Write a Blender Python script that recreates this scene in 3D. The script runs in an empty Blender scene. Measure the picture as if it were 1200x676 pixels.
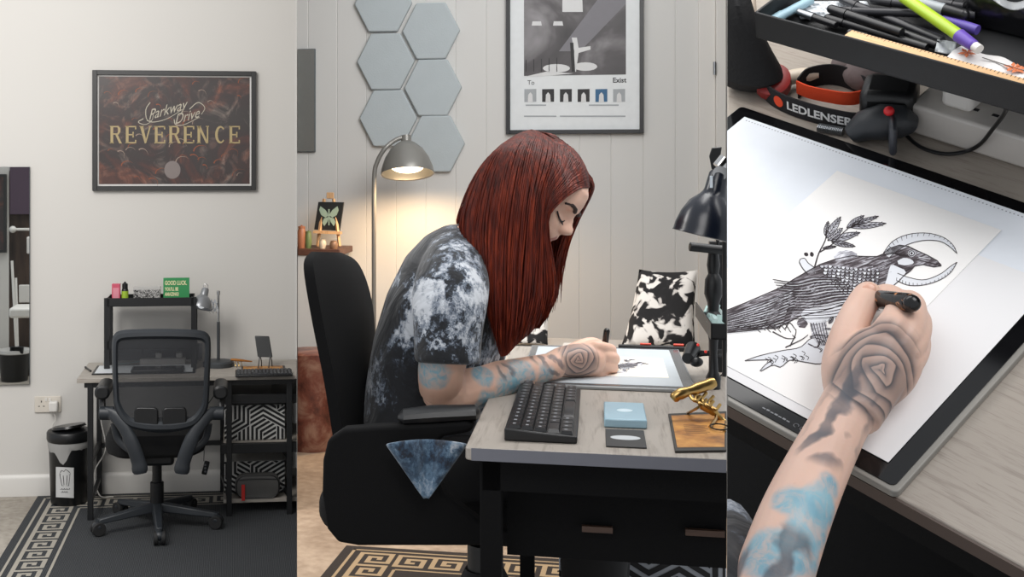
import bpy, bmesh, math, random
from mathutils import Vector, Matrix, noise
V = Vector
PI = math.pi
random.seed(7)
sc = bpy.context.scene
COL = sc.collection

# ------------------------------------------------------------------ camera
FP, CX, CY, HC = 1400.0, 420.0, 195.0, 1.82     # focal length in px, vanishing point, eye height
cd = bpy.data.cameras.new('camera'); cam = bpy.data.objects.new('camera', cd); COL.objects.link(cam)
cam.location = (0, 0, HC); cam.rotation_euler = (PI/2, 0, 0)
cd.sensor_width = 36; cd.lens = 36*FP/1200
cd.shift_x = (600-CX)/1200; cd.shift_y = (CY-338)/1200
cd.clip_start = .05; cd.clip_end = 100
sc.camera = cam

def W(px, py, Y):
    return V(((px-CX)/FP*Y, Y, HC-(py-CY)/FP*Y))

class Frame:
    def __init__(s, mat): s.m = mat; s.i = mat.inverted()
    def at(s, px, py, Y): return s.i @ W(px, py, Y)
    def on(s, px, py, c, ax=2):                # ray through a picture point meets the plane axis=c
        o = s.i @ V((0, 0, HC)); d = s.i @ W(px, py, 1) - o
        t = (c-o[ax])/d[ax]
        return o+d*t
WORLD = Frame(Matrix.Identity(4))

# ------------------------------------------------------------------ mesh builder
def basis(d):
    d = V(d).normalized(); a = V((0, 0, 1)) if abs(d.z) < .9 else V((1, 0, 0))
    x = a.cross(d).normalized(); y = d.cross(x)
    return x, y, d

class M:
    def __init__(s): s.v = []; s.f = []; s.m = []; s.c = 0
    def add(s, vs, fs, T=None):
        b = len(s.v)
        s.v += [tuple(T @ V(p)) for p in vs] if T else [tuple(p) for p in vs]
        for f in fs: s.f.append(tuple(b+i for i in f)); s.m.append(s.c)
        return s
    def box(s, c, z, R=None, T=None):
        c = V(c); h = V(z)/2; vs = []
        for i in range(8):
            p = V((h.x*(1 if i & 1 else -1), h.y*(1 if i & 2 else -1), h.z*(1 if i & 4 else -1)))
            if R: p = R @ p
            vs.append(c+p)
        return s.add(vs, [(0, 2, 3, 1), (4, 5, 7, 6), (0, 1, 5, 4), (2, 6, 7, 3), (0, 4, 6, 2), (1, 3, 7, 5)], T)
    def bx(s, x0, x1, y0, y1, z0, z1, T=None):
        return s.box(((x0+x1)/2, (y0+y1)/2, (z0+z1)/2), (abs(x1-x0), abs(y1-y0), abs(z1-z0)), None, T)
    def bar(s, p0, p1, w, h, up=(0, 0, 1)):
        p0 = V(p0); p1 = V(p1); d = (p1-p0); L = d.length; d.normalize()
        u = V(up); x = d.cross(u)
        if x.length < 1e-4: x = d.cross(V((0, 1, 0)))
        x.normalize(); u = x.cross(d)
        return s.box((p0+p1)/2, (w, L, h), Matrix((x, d, u)).transposed())
    def rings(s, rs, cap=True, closed=True, loop=False):
        n = len(rs[0]); b = len(s.v)
        s.v += [tuple(p) for r in rs for p in r]
        R = len(rs)
        for i in range(R if loop else R-1):
            for j in range(n if closed else n-1):
                k = (j+1) % n; a = b+i*n; c = b+((i+1) % R)*n
                s.f.append((a+j, a+k, c+k, c+j)); s.m.append(s.c)
        if cap and not loop:
            s.f.append(tuple(b+j for j in range(n))[::-1]); s.m.append(s.c)
            s.f.append(tuple(b+(R-1)*n+j for j in range(n))); s.m.append(s.c)
        return s
    def cyl(s, p0, p1, r0, r1=None, n=16):
        p0 = V(p0); p1 = V(p1); r1 = r0 if r1 is None else r1
        x, y, d = basis(p1-p0)
        return s.rings([[p+(x*math.cos(2*PI*j/n)+y*math.sin(2*PI*j/n))*r for j in range(n)] for p, r in ((p0, r0), (p1, r1))])
    def tube(s, pts, rad, n=8, loop=False, flat=1, up=None):
        pts = [V(p) for p in pts]; N = len(pts)
        rad = [rad]*N if not isinstance(rad, (list, tuple)) else rad
        x = None; rs = []
        for i, p in enumerate(pts):
            d = (pts[(i+1) % N]-pts[i-1]) if loop else (pts[min(i+1, N-1)]-pts[max(i-1, 0)])
            d.normalize()
            if up is not None: x = V(up).cross(d).normalized()
            elif x is None: x = basis(d)[0]
            else: x = (x-d*x.dot(d)).normalized()
            y = d.cross(x)
            rs.append([p+(x*math.cos(2*PI*j/n)+y*math.sin(2*PI*j/n)*flat)*rad[i] for j in range(n)])
        return s.rings(rs, True, True, loop)
    def lathe(s, prof, c=(0, 0, 0), ax=(0, 0, 1), n=28, cap=True, loop=False):
        x, y, d = basis(ax); c = V(c)
        return s.rings([[c+d*z+(x*math.cos(2*PI*j/n)+y*math.sin(2*PI*j/n))*max(r, 1e-4) for j in range(n)] for r, z in prof], cap, True, loop)
    def ell(s, c, r, R=None, n=16, m=10):
        c = V(c); r = V(r) if hasattr(r, '__len__') else V((r, r, r)); rs = []
        for i in range(m+1):
            t = PI*(i+.02*(1 if i == 0 else -1 if i == m else 0))/m; ring = []
            for j in range(n):
                a = 2*PI*j/n; p = V((r.x*math.sin(t)*math.cos(a), r.y*math.sin(t)*math.sin(a), r.z*math.cos(t)))
                ring.append(c+(R @ p if R else p))
            rs.append(ring)
        return s.rings(rs)
    def prism(s, poly, z0, z1, T=None):
        n = len(poly); vs = [(x, y, z0) for x, y in poly]+[(x, y, z1) for x, y in poly]
        fs = [tuple(range(n))[::-1], tuple(range(n, 2*n))]+[(i, (i+1) % n, n+(i+1) % n, n+i) for i in range(n)]
        return s.add(vs, fs, T)
    def sheet(s, poly3): return s.add(poly3, [tuple(range(len(poly3)))])
    def grid(s, fn, nu, nv):
        vs = [fn(i/nu, j/nv) for i in range(nu+1) for j in range(nv+1)]
        return s.add(vs, [(i*(nv+1)+j, (i+1)*(nv+1)+j, (i+1)*(nv+1)+j+1, i*(nv+1)+j+1) for i in range(nu) for j in range(nv)])

def build(name, b, mats, parent=None, T=None, bev=0, ang=35, solid=0, remesh=0, smooth=0, sub=0, flat=False, fix=True, seg=2, post=None):
    """links the collected shapes as ONE mesh object; T takes the vertices into the parent's own space"""
    me = bpy.data.meshes.new(name)
    vs = [T @ V(p) for p in b.v] if T else b.v
    me.from_pydata(vs, [], b.f)
    if not isinstance(mats, (list, tuple)): mats = [mats]
    for m in mats: me.materials.append(m)
    if len(mats) > 1: me.polygons.foreach_set('material_index', b.m)
    if fix:
        bm = bmesh.new(); bm.from_mesh(me); bmesh.ops.recalc_face_normals(bm, faces=bm.faces); bm.to_mesh(me); bm.free()
    if not flat:
        me.shade_smooth()
        if not remesh: me.set_sharp_from_angle(angle=math.radians(ang))
    o = bpy.data.objects.new(name, me); COL.objects.link(o)
    if parent: o.parent = parent
    if bev:
        d = o.modifiers.new('bevel', 'BEVEL'); d.width = bev; d.segments = seg; d.limit_method = 'ANGLE'; d.angle_limit = math.radians(40)
        d.harden_normals = False
    if solid:
        d = o.modifiers.new('solid', 'SOLIDIFY'); d.thickness = solid; d.offset = 0
    if remesh:
        d = o.modifiers.new('remesh', 'REMESH'); d.mode = 'VOXEL'; d.voxel_size = remesh; d.use_smooth_shade = True
    if smooth:
        d = o.modifiers.new('smooth', 'SMOOTH'); d.factor = .5; d.iterations = smooth
    if sub:
        d = o.modifiers.new('sub', 'SUBSURF'); d.levels = sub; d.render_levels = sub
    return o

class Thing:
    """an Empty at the thing's base; parts are given in the frame's space (absolute) or in the thing's own"""
    def __init__(s, fr, name, label, cat, base=(0, 0, 0), rz=0, group=None, R=None):
        s.fr = fr
        s.o = bpy.data.objects.new(name, None); COL.objects.link(s.o); s.o.empty_display_size = .05
        s.loc = Matrix.Translation(V(base)) @ (R.to_4x4() if R else Matrix.Rotation(rz, 4, 'Z'))
        s.o.matrix_world = fr.m @ s.loc
        tag(s.o, label, cat, group)
        s.inv = s.loc.inverted()
    def part(s, name, b, mats, abs=True, label=None, under=None, **k):
        o = build(name, b, mats, under or s.o, s.inv if abs else None, **k)
        if label: o['label'] = label
        return o

def tag(o, label, cat, group=None, kind=None):
    if label: o['label'] = label
    if cat: o['category'] = cat
    if group: o['group'] = group
    if kind: o['kind'] = kind
    return o

def single(fr, name, b, mats, label, cat, base, group=None, **k):
    """a thing that is one mesh: vertices given in the frame's space, origin at base"""
    o = build(name, b, mats, None, Matrix.Translation(-V(base)), **k)
    o.matrix_world = fr.m @ Matrix.Translation(V(base))
    return tag(o, label, cat, group)

def struct(fr, name, b, mats, label=None, **k):
    o = build(name, b, mats, None, None, **k); o.matrix_world = fr.m.copy(); o['kind'] = 'structure'
    if label: o['label'] = label
    return o

def dup(o, M4=None, label=None):
    def rec(a, par):
        c = a.copy(); COL.objects.link(c); c.parent = par
        for ch in list(a.children): rec(ch, c)
        return c
    kids = list(o.children)
    c = o.copy(); COL.objects.link(c)
    for ch in kids: rec(ch, c)
    if M4: c.matrix_world = M4
    if label: c['label'] = label
    return c

def text_mesh(txt, size, shear=0, sx=1, align='CENTER', bold=0, space=1):
    cu = bpy.data.curves.new('t', 'FONT'); cu.body = txt; cu.size = size; cu.align_x = align; cu.align_y = 'CENTER'
    cu.shear = shear; cu.offset = bold; cu.space_character = space; cu.resolution_u = 3
    o = bpy.data.objects.new('t', cu); COL.objects.link(o)
    dg = bpy.context.evaluated_depsgraph_get(); me = bpy.data.meshes.new_from_object(o.evaluated_get(dg))
    vs = [(v.co.x*sx, v.co.y, 0) for v in me.vertices]; fs = [tuple(p.vertices) for p in me.polygons]
    bpy.data.objects.remove(o); bpy.data.curves.remove(cu); bpy.data.meshes.remove(me)
    return vs, fs
def put_text(b, txt, size, T, **k):
    vs, fs = text_mesh(txt, size, **k); b.add(vs, fs, T)
def plane_T(o, x, y):
    """takes (x, y) of lettering on to a plane: origin o, axes x and y"""
    x = V(x).normalized(); y = V(y).normalized(); z = x.cross(y).normalized()
    return Matrix.Translation(V(o)) @ Matrix((x, y, z)).transposed().to_4x4()

def spline(pts, n):
    """Catmull-Rom through pts, n samples"""
    pts = [V(p) for p in pts]; P = [pts[0]*2-pts[1]]+pts+[pts[-1]*2-pts[-2]]; S = len(pts)-1; out = []
    for k in range(n):
        u = k/(n-1)*S; i = min(int(u), S-1); t = u-i; a, b, c, d = P[i:i+4]
        out.append(.5*((2*b)+(c-a)*t+(2*a-5*b+4*c-d)*t*t+(3*b-a-3*c+d)*t**3))
    return out
def lerp(a, b, t): return a+(b-a)*t
def sm(a, b, x):
    t = max(0, min(1, (x-a)/(b-a))); return t*t*(3-2*t)
def curve1(pts, x):
    if x <= pts[0][0]: return pts[0][1]
    for (a, p), (b, q) in zip(pts, pts[1:]):
        if x <= b:
            t = (x-a)/(b-a); return p+(q-p)*(t*t*(3-2*t))
    return pts[-1][1]
def rrect(w, h, r, n=5, cx=0, cy=0):
    out = []
    for k, (sx, sy) in enumerate(((1, 1), (-1, 1), (-1, -1), (1, -1))):
        for i in range(n+1):
            a = PI/2*k+PI/2*i/n; out.append((cx+sx*(w/2-r)+r*math.cos(a), cy+sy*(h/2-r)+r*math.sin(a)))
    return out

# ------------------------------------------------------------------ materials
def s2l(c):
    if isinstance(c, str): c = [int(c[i:i+2], 16)/255 for i in (0, 2, 4)]
    return tuple((x/12.92 if x <= .04045 else ((x+.055)/1.055)**2.4) for x in c)+(1,)
class Nodes:
    def __init__(s, name):
        s.mt = bpy.data.materials.new(name); s.mt.use_nodes = True; s.t = s.mt.node_tree; s.b = s.t.nodes['Principled BSDF']
    def n(s, typ, **k):
        nd = s.t.nodes.new(typ)
        for a, v in k.items():
            if hasattr(nd, a): setattr(nd, a, v)
        return nd
    def put(s, nd, key, v):
        if isinstance(v, bpy.types.NodeSocket): s.t.links.new(v, nd.inputs[key])
        else: nd.inputs[key].default_value = v
    def co(s, scale=(1, 1, 1), loc=(0, 0, 0), rot=(0, 0, 0), src='Object'):
        tc = s.n('ShaderNodeTexCoord'); mp = s.n('ShaderNodeMapping'); s.put(mp, 0, tc.outputs[src])
        mp.inputs['Location'].default_value = loc; mp.inputs['Rotation'].default_value = rot; mp.inputs['Scale'].default_value = scale
        return mp.outputs[0]
    def noise(s, vec, scale, detail=4, rough=.5, dist=0):
        nd = s.n('ShaderNodeTexNoise'); s.put(nd, 'Vector', vec)
        for k, v in (('Scale', scale), ('Detail', detail), ('Roughness', rough), ('Distortion', dist)): s.put(nd, k, v)
        return nd.outputs[0]
    def vor(s, vec, scale, feature='F1'):
        nd = s.n('ShaderNodeTexVoronoi', feature=feature); s.put(nd, 'Vector', vec); s.put(nd, 'Scale', scale); return nd.outputs[0]
    def wave(s, vec, scale, dist=0, det=2, ds=1, kind='BANDS', dirn='X'):
        nd = s.n('ShaderNodeTexWave'); nd.wave_type = kind
        if kind == 'BANDS': nd.bands_direction = dirn
        else: nd.rings_direction = dirn
        s.put(nd, 'Vector', vec); s.put(nd, 'Scale', scale); s.put(nd, 'Distortion', dist); s.put(nd, 'Detail', det); s.put(nd, 'Detail Scale', ds)
        return nd.outputs[1]
    def ramp(s, f, stops, interp='LINEAR'):
        nd = s.n('ShaderNodeValToRGB'); cr = nd.color_ramp; cr.interpolation = interp; s.put(nd, 0, f)
        while len(cr.elements) < len(stops): cr.elements.new(.5)
        for e, (p, c) in zip(cr.elements, stops):
            e.position = p; e.color = s2l(c) if not isinstance(c, (int, float)) else (c, c, c, 1)
        return nd.outputs[0]
    def mix(s, f, a, b, mode='MIX'):
        nd = s.n('ShaderNodeMix'); nd.data_type = 'RGBA'; nd.blend_type = mode
        s.put(nd, 0, f)
        for k, v in ((6, a), (7, b)): s.put(nd, k, s2l(v) if isinstance(v, str) else v)
        return nd.outputs[2]
    def math(s, op, a, b=0, c=0):
        nd = s.n('ShaderNodeMath'); nd.operation = op; s.put(nd, 0, a); s.put(nd, 1, b)
        if op in ('MULTIPLY_ADD',): s.put(nd, 2, c)
        return nd.outputs[0]
    def blob(s, c, r0, r1, wob=0, src=None):
        """1 inside r0 of point c, 0 outside r1 (object space, optionally wobbled)"""
        vec = s.co(loc=tuple(-x for x in c)) if src is None else src
        if wob:
            nz = s.n('ShaderNodeTexNoise'); s.put(nz, 'Vector', vec); s.put(nz, 'Scale', 18.); s.put(nz, 'Detail', 4.)
            ad = s.n('ShaderNodeVectorMath', operation='MULTIPLY_ADD'); s.put(ad, 0, nz.outputs[1]); ad.inputs[1].default_value = (wob,)*3; s.put(ad, 2, vec)
            sb = s.n('ShaderNodeVectorMath', operation='SUBTRACT'); s.put(sb, 0, ad.outputs[0]); sb.inputs[1].default_value = (wob*.5,)*3; vec = sb.outputs[0]
        ln = s.n('ShaderNodeVectorMath', operation='LENGTH'); s.put(ln, 0, vec)
        mr = s.n('ShaderNodeMapRange'); mr.interpolation_type = 'SMOOTHSTEP'; s.put(mr, 0, ln.outputs['Value'])
        mr.inputs[1].default_value = r0; mr.inputs[2].default_value = r1; mr.inputs[3].default_value = 1; mr.inputs[4].default_value = 0
        return mr.outputs[0]
    def bump(s, h, st=.3, d=.01):
        nd = s.n('ShaderNodeBump'); s.put(nd, 'Height', h); nd.inputs['Strength'].default_value = st; nd.inputs['Distance'].default_value = d
        s.t.links.new(nd.outputs[0], s.b.inputs['Normal'])
    def out(s, col=None, rough=None, metal=None, **k):
        if col is not None: s.put(s.b, 'Base Color', s2l(col) if isinstance(col, str) else col)
        if rough is not None: s.put(s.b, 'Roughness', rough)
        if metal is not None: s.put(s.b, 'Metallic', metal)
        for a, v in k.items(): s.put(s.b, a.replace('_', ' '), v)
        return s.mt
_mc = {}
def mat(name, col, rough=.5, metal=0, vary=.06, scale=30, bump=0, bs=200, emit=0, spec=.5, trans=0, alpha=1, sheen=0):
    if name in _mc: return _mc[name]
    n = Nodes(name); c = s2l(col)
    vec = n.co()
    nz = n.noise(vec, scale, 3)
    a = tuple(x*(1-vary) for x in c[:3])+(1,); b = tuple(min(1, x*(1+vary)) for x in c[:3])+(1,)
    n.out(n.mix(nz, a, b), rough, metal)
    n.b.inputs['Specular IOR Level'].default_value = spec
    if bump: n.bump(n.noise(vec, bs, 2), bump, .002)
    if emit: n.b.inputs['Emission Color'].default_value = c; n.b.inputs['Emission Strength'].default_value = emit
    if trans: n.b.inputs['Transmission Weight'].default_value = trans
    if alpha < 1: n.b.inputs['Alpha'].default_value = alpha
    if sheen: n.b.inputs['Sheen Weight'].default_value = sheen
    _mc[name] = n.mt
    return n.mt
def wood(name, c1, c2, axis=0, sc_=1, rough=.5, c3=None):
    n = Nodes(name); s = [14*sc_]*3; s[axis] = 1.3*sc_
    v = n.co(scale=tuple(s)); a = n.noise(v, 6, 6, .6, .6); 
    s2 = [60*sc_]*3; s2[axis] = 3*sc_
    f = n.noise(n.co(scale=tuple(s2)), 6, 3, .6)
    col = n.ramp(n.math('ADD', n.math('MULTIPLY', a, .65), n.math('MULTIPLY', f, .35)), [(.36, c1), (.5, c3 or c2), (.64, c2)])
    n.bump(f, .15, .002)
    return n.out(col, rough)

black_metal = mat('black powder coated metal', '141517', .45, .0, bump=.1, bs=900)
black_plastic = mat('black plastic', '101113', .38, bump=.15, bs=700)
dark_plastic = mat('dark grey plastic', '2b2e32', .45, bump=.15, bs=700)
black_fabric = mat('black fabric', '0d0d0f', .9, bump=.5, bs=1200)
rubber = mat('rubber', '1b1b1c', .7)
chrome = mat('chrome', 'c8c8c8', .15, 1)
steel = mat('brushed steel', '8d9094', .35, 1)
brass = mat('brass', 'b8975e', .3, 1, vary=.15)
paper = mat('white paper', 'f1efec', .8, vary=.01)
ink = mat('black ink', '1d1c20', .7)
white_plastic = mat('white plastic', 'd9d6d1', .4)

# ------------------------------------------------------------------ the three places
FL = Frame(Matrix.Translation(((174-CX)/FP*6.67, 6.67, 0)) @ Matrix.Rotation(math.radians(6), 4, 'Z'))
ZM = 1.303-.75
FM = Frame(Matrix.Translation((.196, 2.2, ZM)) @ Matrix.Rotation(math.radians(-11.3), 4, 'Z'))
def _right():
    w = lambda a, b, c: V((a, c, -b)).normalized()
    X = w(1206, 633, -1400); Y = w(2330, -1695, 1400); Y = (Y-X*Y.dot(X)).normalized(); Z = X.cross(Y)
    return Frame(Matrix.Translation(W(1049, 573, 1.0)) @ Matrix((X, Y, Z)).transposed().to_4x4())
FR = _right()

# ------------------------------------------------------------------ setting
def plaster(name, c, bs=120):
    n = Nodes(name); v = n.co()
    n.bump(n.noise(v, bs, 4), .06, .003)
    a = s2l(c); b = tuple(x*.965 for x in a[:3])+(1,)
    return n.out(n.mix(n.noise(v, 1.3, 3), a, b), .75)
wall_grey = plaster('pale painted plaster', 'cfccc7')
wall_panel = plaster('pale painted boards', 'cfcecb', 60)
trim_white = mat('white satin paint', 'd4d1cc', .4, vary=.01)
def concrete(name, a, b):
    n = Nodes(name); v = n.co()
    m = n.math('ADD', n.math('MULTIPLY', n.noise(v, 2.2, 6, .6, .8), .6), n.math('MULTIPLY', n.noise(v, 30, 4), .4))
    n.bump(n.noise(v, 90, 3), .15, .002)
    return n.out(n.ramp(m, [(.38, a), (.62, b)]), .6)
floor_beige = concrete('worn beige screed', '8d857a', 'b3aba0')
floor_tan = concrete('tan worn screed', '8a7460', 'b09a84')

# left room: back wall, baseboard, floor
b = M().bx(-1.6, 1.02, 0, .1, -.02, 3.0); struct(FL, 'wall_left_room', b, wall_grey)
prof = [(0, 0), (-.018, 0), (-.018, .095), (-.012, .112), (-.004, .12), (0, .12)]
b = M().rings([[(x, p[0], p[1]) for p in prof] for x in (-1.6, .92)]); struct(FL, 'baseboard_left_room', b, trim_white, bev=.002)
b = M().bx(-2.3, 1.0, -5.2, .1, -.1, 0); struct(FL, 'floor', b, floor_beige)
# middle room
xs = []; x = -1.7
prof = [(-1.7, 3.7), (-1.7, 3.6)]
x = -1.62
while x < 1.9:
    prof += [(x-.003, 3.6), (x, 3.6025), (x+.003, 3.6)]; x += .148
prof += [(1.93, 3.6), (1.93, 3.7)]
def midwall(p): return p
b = M().prism(prof, 0, 3.0)
def clip_px(b, px, keep_right=True, fr=FM):
    """cuts collected shapes off at the upright dividing screen seen edge-on at picture column px"""
    bm = bmesh.new(); me = bpy.data.meshes.new('tmp'); me.from_pydata(b.v, [], b.f)
    me.polygons.foreach_set('material_index', b.m); bm.from_mesh(me); bpy.data.meshes.remove(me)
    o = fr.i @ V((0, 0, HC)); p = fr.i @ W(px, 300, 1); q = fr.i @ W(px, 600, 1)
    n = (p-o).cross(q-o).normalized()
    t = fr.i @ W(px+50, 300, 1)
    if (n.dot(t-o) > 0) != keep_right: n = -n
    r = bmesh.ops.bisect_plane(bm, geom=bm.verts[:]+bm.edges[:]+bm.faces[:], plane_co=o, plane_no=n, clear_inner=True)
    ed = [e for e in r['geom_cut'] if isinstance(e, bmesh.types.BMEdge)]
    try: bmesh.ops.holes_fill(bm, edges=ed)
    except Exception: pass
    out = M(); bm.verts.index_update()
    out.v = [tuple(v.co) for v in bm.verts]; out.f = [tuple(v.index for v in f.verts) for f in bm.faces]; out.m = [f.material_index for f in bm.faces]
    bm.free(); return out
struct(FM, 'wall_middle_room', clip_px(clip_px(b, 348.2), 851.8, False), wall_panel)
b = M().bx(-2.2, 2.2, -.9, 3.62, -.08, 0); struct(FM, 'floor_middle', clip_px(clip_px(b, 348.2), 851.8, False), floor_tan)
# two added screens keeping light apart between the three places, thin as sheet metal
def screen(px, Y0, Y1, name):
    b = M(); w = .2
    ring = lambda Y: [W(px-w, 195, Y), W(px+w, 195, Y)]
    a = ring(Y0); c = ring(Y1); vs = []
    for z in (-.1, 3.2): vs += [(p.x, p.y, z) for p in (a[0], a[1], c[1], c[0])]
    b.add(vs, [(0, 1, 2, 3), (4, 7, 6, 5), (0, 4, 5, 1), (1, 5, 6, 2), (2, 6, 7, 3), (3, 7, 4, 0)])
    struct(WORLD, name, b, mat('grey sheet metal', '7d7a76', .7, spec=.1))
screen(348, 4.4, 6.75, 'light_divider_left')
screen(852, 3.9, 5.6, 'light_divider_right')

# ------------------------------------------------------------------ light
w = bpy.data.worlds.new('world'); sc.world = w; w.use_nodes = True
bg = w.node_tree.nodes['Background']; bg.inputs[0].default_value = (.93, .96, 1, 1); bg.inputs[1].default_value = .70
def area(name, loc, aim, size, power, col=(1, 1, 1), sy=None):
    l = bpy.data.lights.new(name, 'AREA'); l.energy = power; l.size = size; l.color = col
    if sy: l.shape = 'RECTANGLE'; l.size_y = sy
    o = bpy.data.objects.new(name, l); COL.objects.link(o); o.location = loc
    o.rotation_euler = (V(aim)-V(loc)).to_track_quat('-Z', 'Y').to_euler(); return o
area('window_light', (-1.9, 3.6, 3.3), (-1.2, 6.3, .9), 1.5, 86, (1, .97, .93))

# ================================================================== MIDDLE ROOM
DZ = .75
def oM(px, py, z=DZ): return FM.on(px, py, z, 2)      # a picture point on a level plane of the middle room
def yM(px, py, y): return FM.on(px, py, y, 1)
desk_wood = wood('grey oak laminate', '8a8178', 'a59d94', axis=1, sc_=.6, rough=.42)
desk_edge = wood('grey laminate edge', '575860', '75747a', axis=0, sc_=2, rough=.5)

void_black = mat('matt black', '070708', .8, spec=.2, bump=.3, bs=900)
# desk
D = Thing(FM, 'desk', 'grey wood-topped desk with black underframe that the woman draws on', 'desk', (.5, .6, 0))
DL = 1.27
out = [(x, y) for x, y in rrect(1.3, DL, .012, 3, .65, DL/2)]
b = M().prism(out, DZ-.024, DZ)
b = clip_px(b, 851.7, False)
D.part('tabletop', b, desk_wood, bev=.003)
D.part('end_band', clip_px(M().bx(.012, 1.288, -.0012, -.0001, DZ-.0235, DZ-.001), 851.3, False), mat('slate edge band', '6b6c74', .5))
D.part('frame_rail', M().bx(.03, .95, .03, .07, DZ-.085, DZ-.026).bx(.03, .07, .03, DL-.03, DZ-.085, DZ-.026).bx(.03, .95, DL-.07, DL-.03, DZ-.085, DZ-.026) and clip_px(M().bx(.03, .95, .03, .07, DZ-.085, DZ-.0245), 851.3, False), void_black)
for x, y in ((.045, .05), (.045, DL-.05)):
    D.part('leg', M().bx(x-.02, x+.02, y-.02, y+.02, 0, DZ-.0245), void_black, bev=.002)
b = clip_px(M().bx(.07, .9, .1, .118, .525, DZ-.024), 851.3, False)
D.part('shade_panel', b, void_black)  # black sheet stands in for the shade under the tabletop
b = clip_px(M().bx(.07, .9, .118, .3, .525, .54), 851.3, False)
D.part('lower_shelf', b, void_black)

# office chair ----------------------------------------------------------
C = Thing(FM, 'office_chair', 'black padded office chair the red-haired woman sits in', 'office chair', (FM.i @ V((.10, 2.80, ZM))))
def wl(px, py, Y): return FM.at(px, py, Y)
def backfn(u, v, off=0):
    # u 0 near edge .. 1 far edge, v 0 bottom .. 1 top
    near = spline([(404, 520, 2.62), (393, 450, 2.62), (380, 385, 2.62), (370, 330, 2.62), (367, 306, 2.64), (370, 295, 2.68)], 21)
    far = spline([(440, 500, 3.02), (440, 440, 3.02), (439, 375, 3.02), (431, 333, 3.02), (418, 306, 3.0), (400, 296, 2.94)], 21)
    i = min(int(v*20), 19); t = v*20-i
    a = near[i].lerp(near[i+1], t); c = far[i].lerp(far[i+1], t)
    p = a.lerp(c, u)
    w = wl(*p)
    w.x += .018*(1-(2*u-1)**2)-off
    return w
b = M()
nu, nv = 12, 24
vs = []
rings = []
for j in range(nv+1):
    v = j/nv; th = .028*(1-.6*v**6); r = []
    for i in range(nu+1): r.append(backfn(i/nu, v, 0))
    for i in range(nu, -1, -1): r.append(backfn(i/nu, v, th*2*(.35+.65*math.sin(PI*(i+.6)/(nu+1.2)))))
    rings.append(r)
b.rings(rings)
C.part('backrest', b, void_black, ang=60, bev=.008)
sx, sy = .04, .62
b = M().prism([(p[0], p[1]) for p in rrect(.56, .52, .12, 6, -.1, .60)], .455, .545)
C.part('seat', b, void_black, bev=.035, seg=5)
# armrest side loop and pad
def arm(Y, name_side):
    pl = [(378, 540), (384, 515), (402, 503), (440, 500), (480, 498), (548, 494), (556, 500), (550, 507), (520, 512), (500, 530), (520, 580), (560, 610), (598, 622), (600, 640), (420, 640), (396, 636), (383, 620), (377, 580)]
    a = [wl(x, y, Y) for x, y in pl]; c = [p+V((0, .045, 0)) for p in a]
    C.part('side_bolster', M().rings([a, c]), void_black, bev=.012, seg=3)
    pad = [wl(470, 492, Y+.0), wl(505, 489, Y), wl(555, 487, Y)]
    pad = [p+V((0, .03, 0)) for p in pad]
    C.part('armrest', M().tube([pad[0]-V((.01, 0, 0))]+pad+[pad[-1]+V((.01, 0, 0))], [.012, .03, .034, .03, .012], 12, flat=.55), black_plastic)
arm(2.42, 'near')
_q = wl(568, 650, 2.75); QX, QY = _q.x, _q.y
C.part('column', M().cyl((QX, QY, .09), (QX, QY, .40), .028).cyl((QX, QY, .22), (QX, QY, .40), .04), black_metal)
C.part('bellows', M().lathe([(.045 if k % 2 else .056, .10+.022*k) for k in range(12)], (QX, QY, 0)), rubber)
for k in range(5):
    a = 2*PI*k/5+.3; d = V((math.cos(a), math.sin(a), 0)); c = V((QX, QY, 0))
    lg = C.part('leg', M().bar(c+V((0, 0, .10)), c+d*.29+V((0, 0, .075)), .045, .035), black_plastic, bev=.008)
    q = c+d*.29; s = V((-d.y, d.x, 0))
    C.part('caster', M().cyl(q+s*.008+V((0, 0, .028)), q+s*.03+V((0, 0, .028)), .028).cyl(q-s*.03+V((0, 0, .028)), q-s*.008+V((0, 0, .028)), .028), rubber, bev=.003, under=lg)

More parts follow.
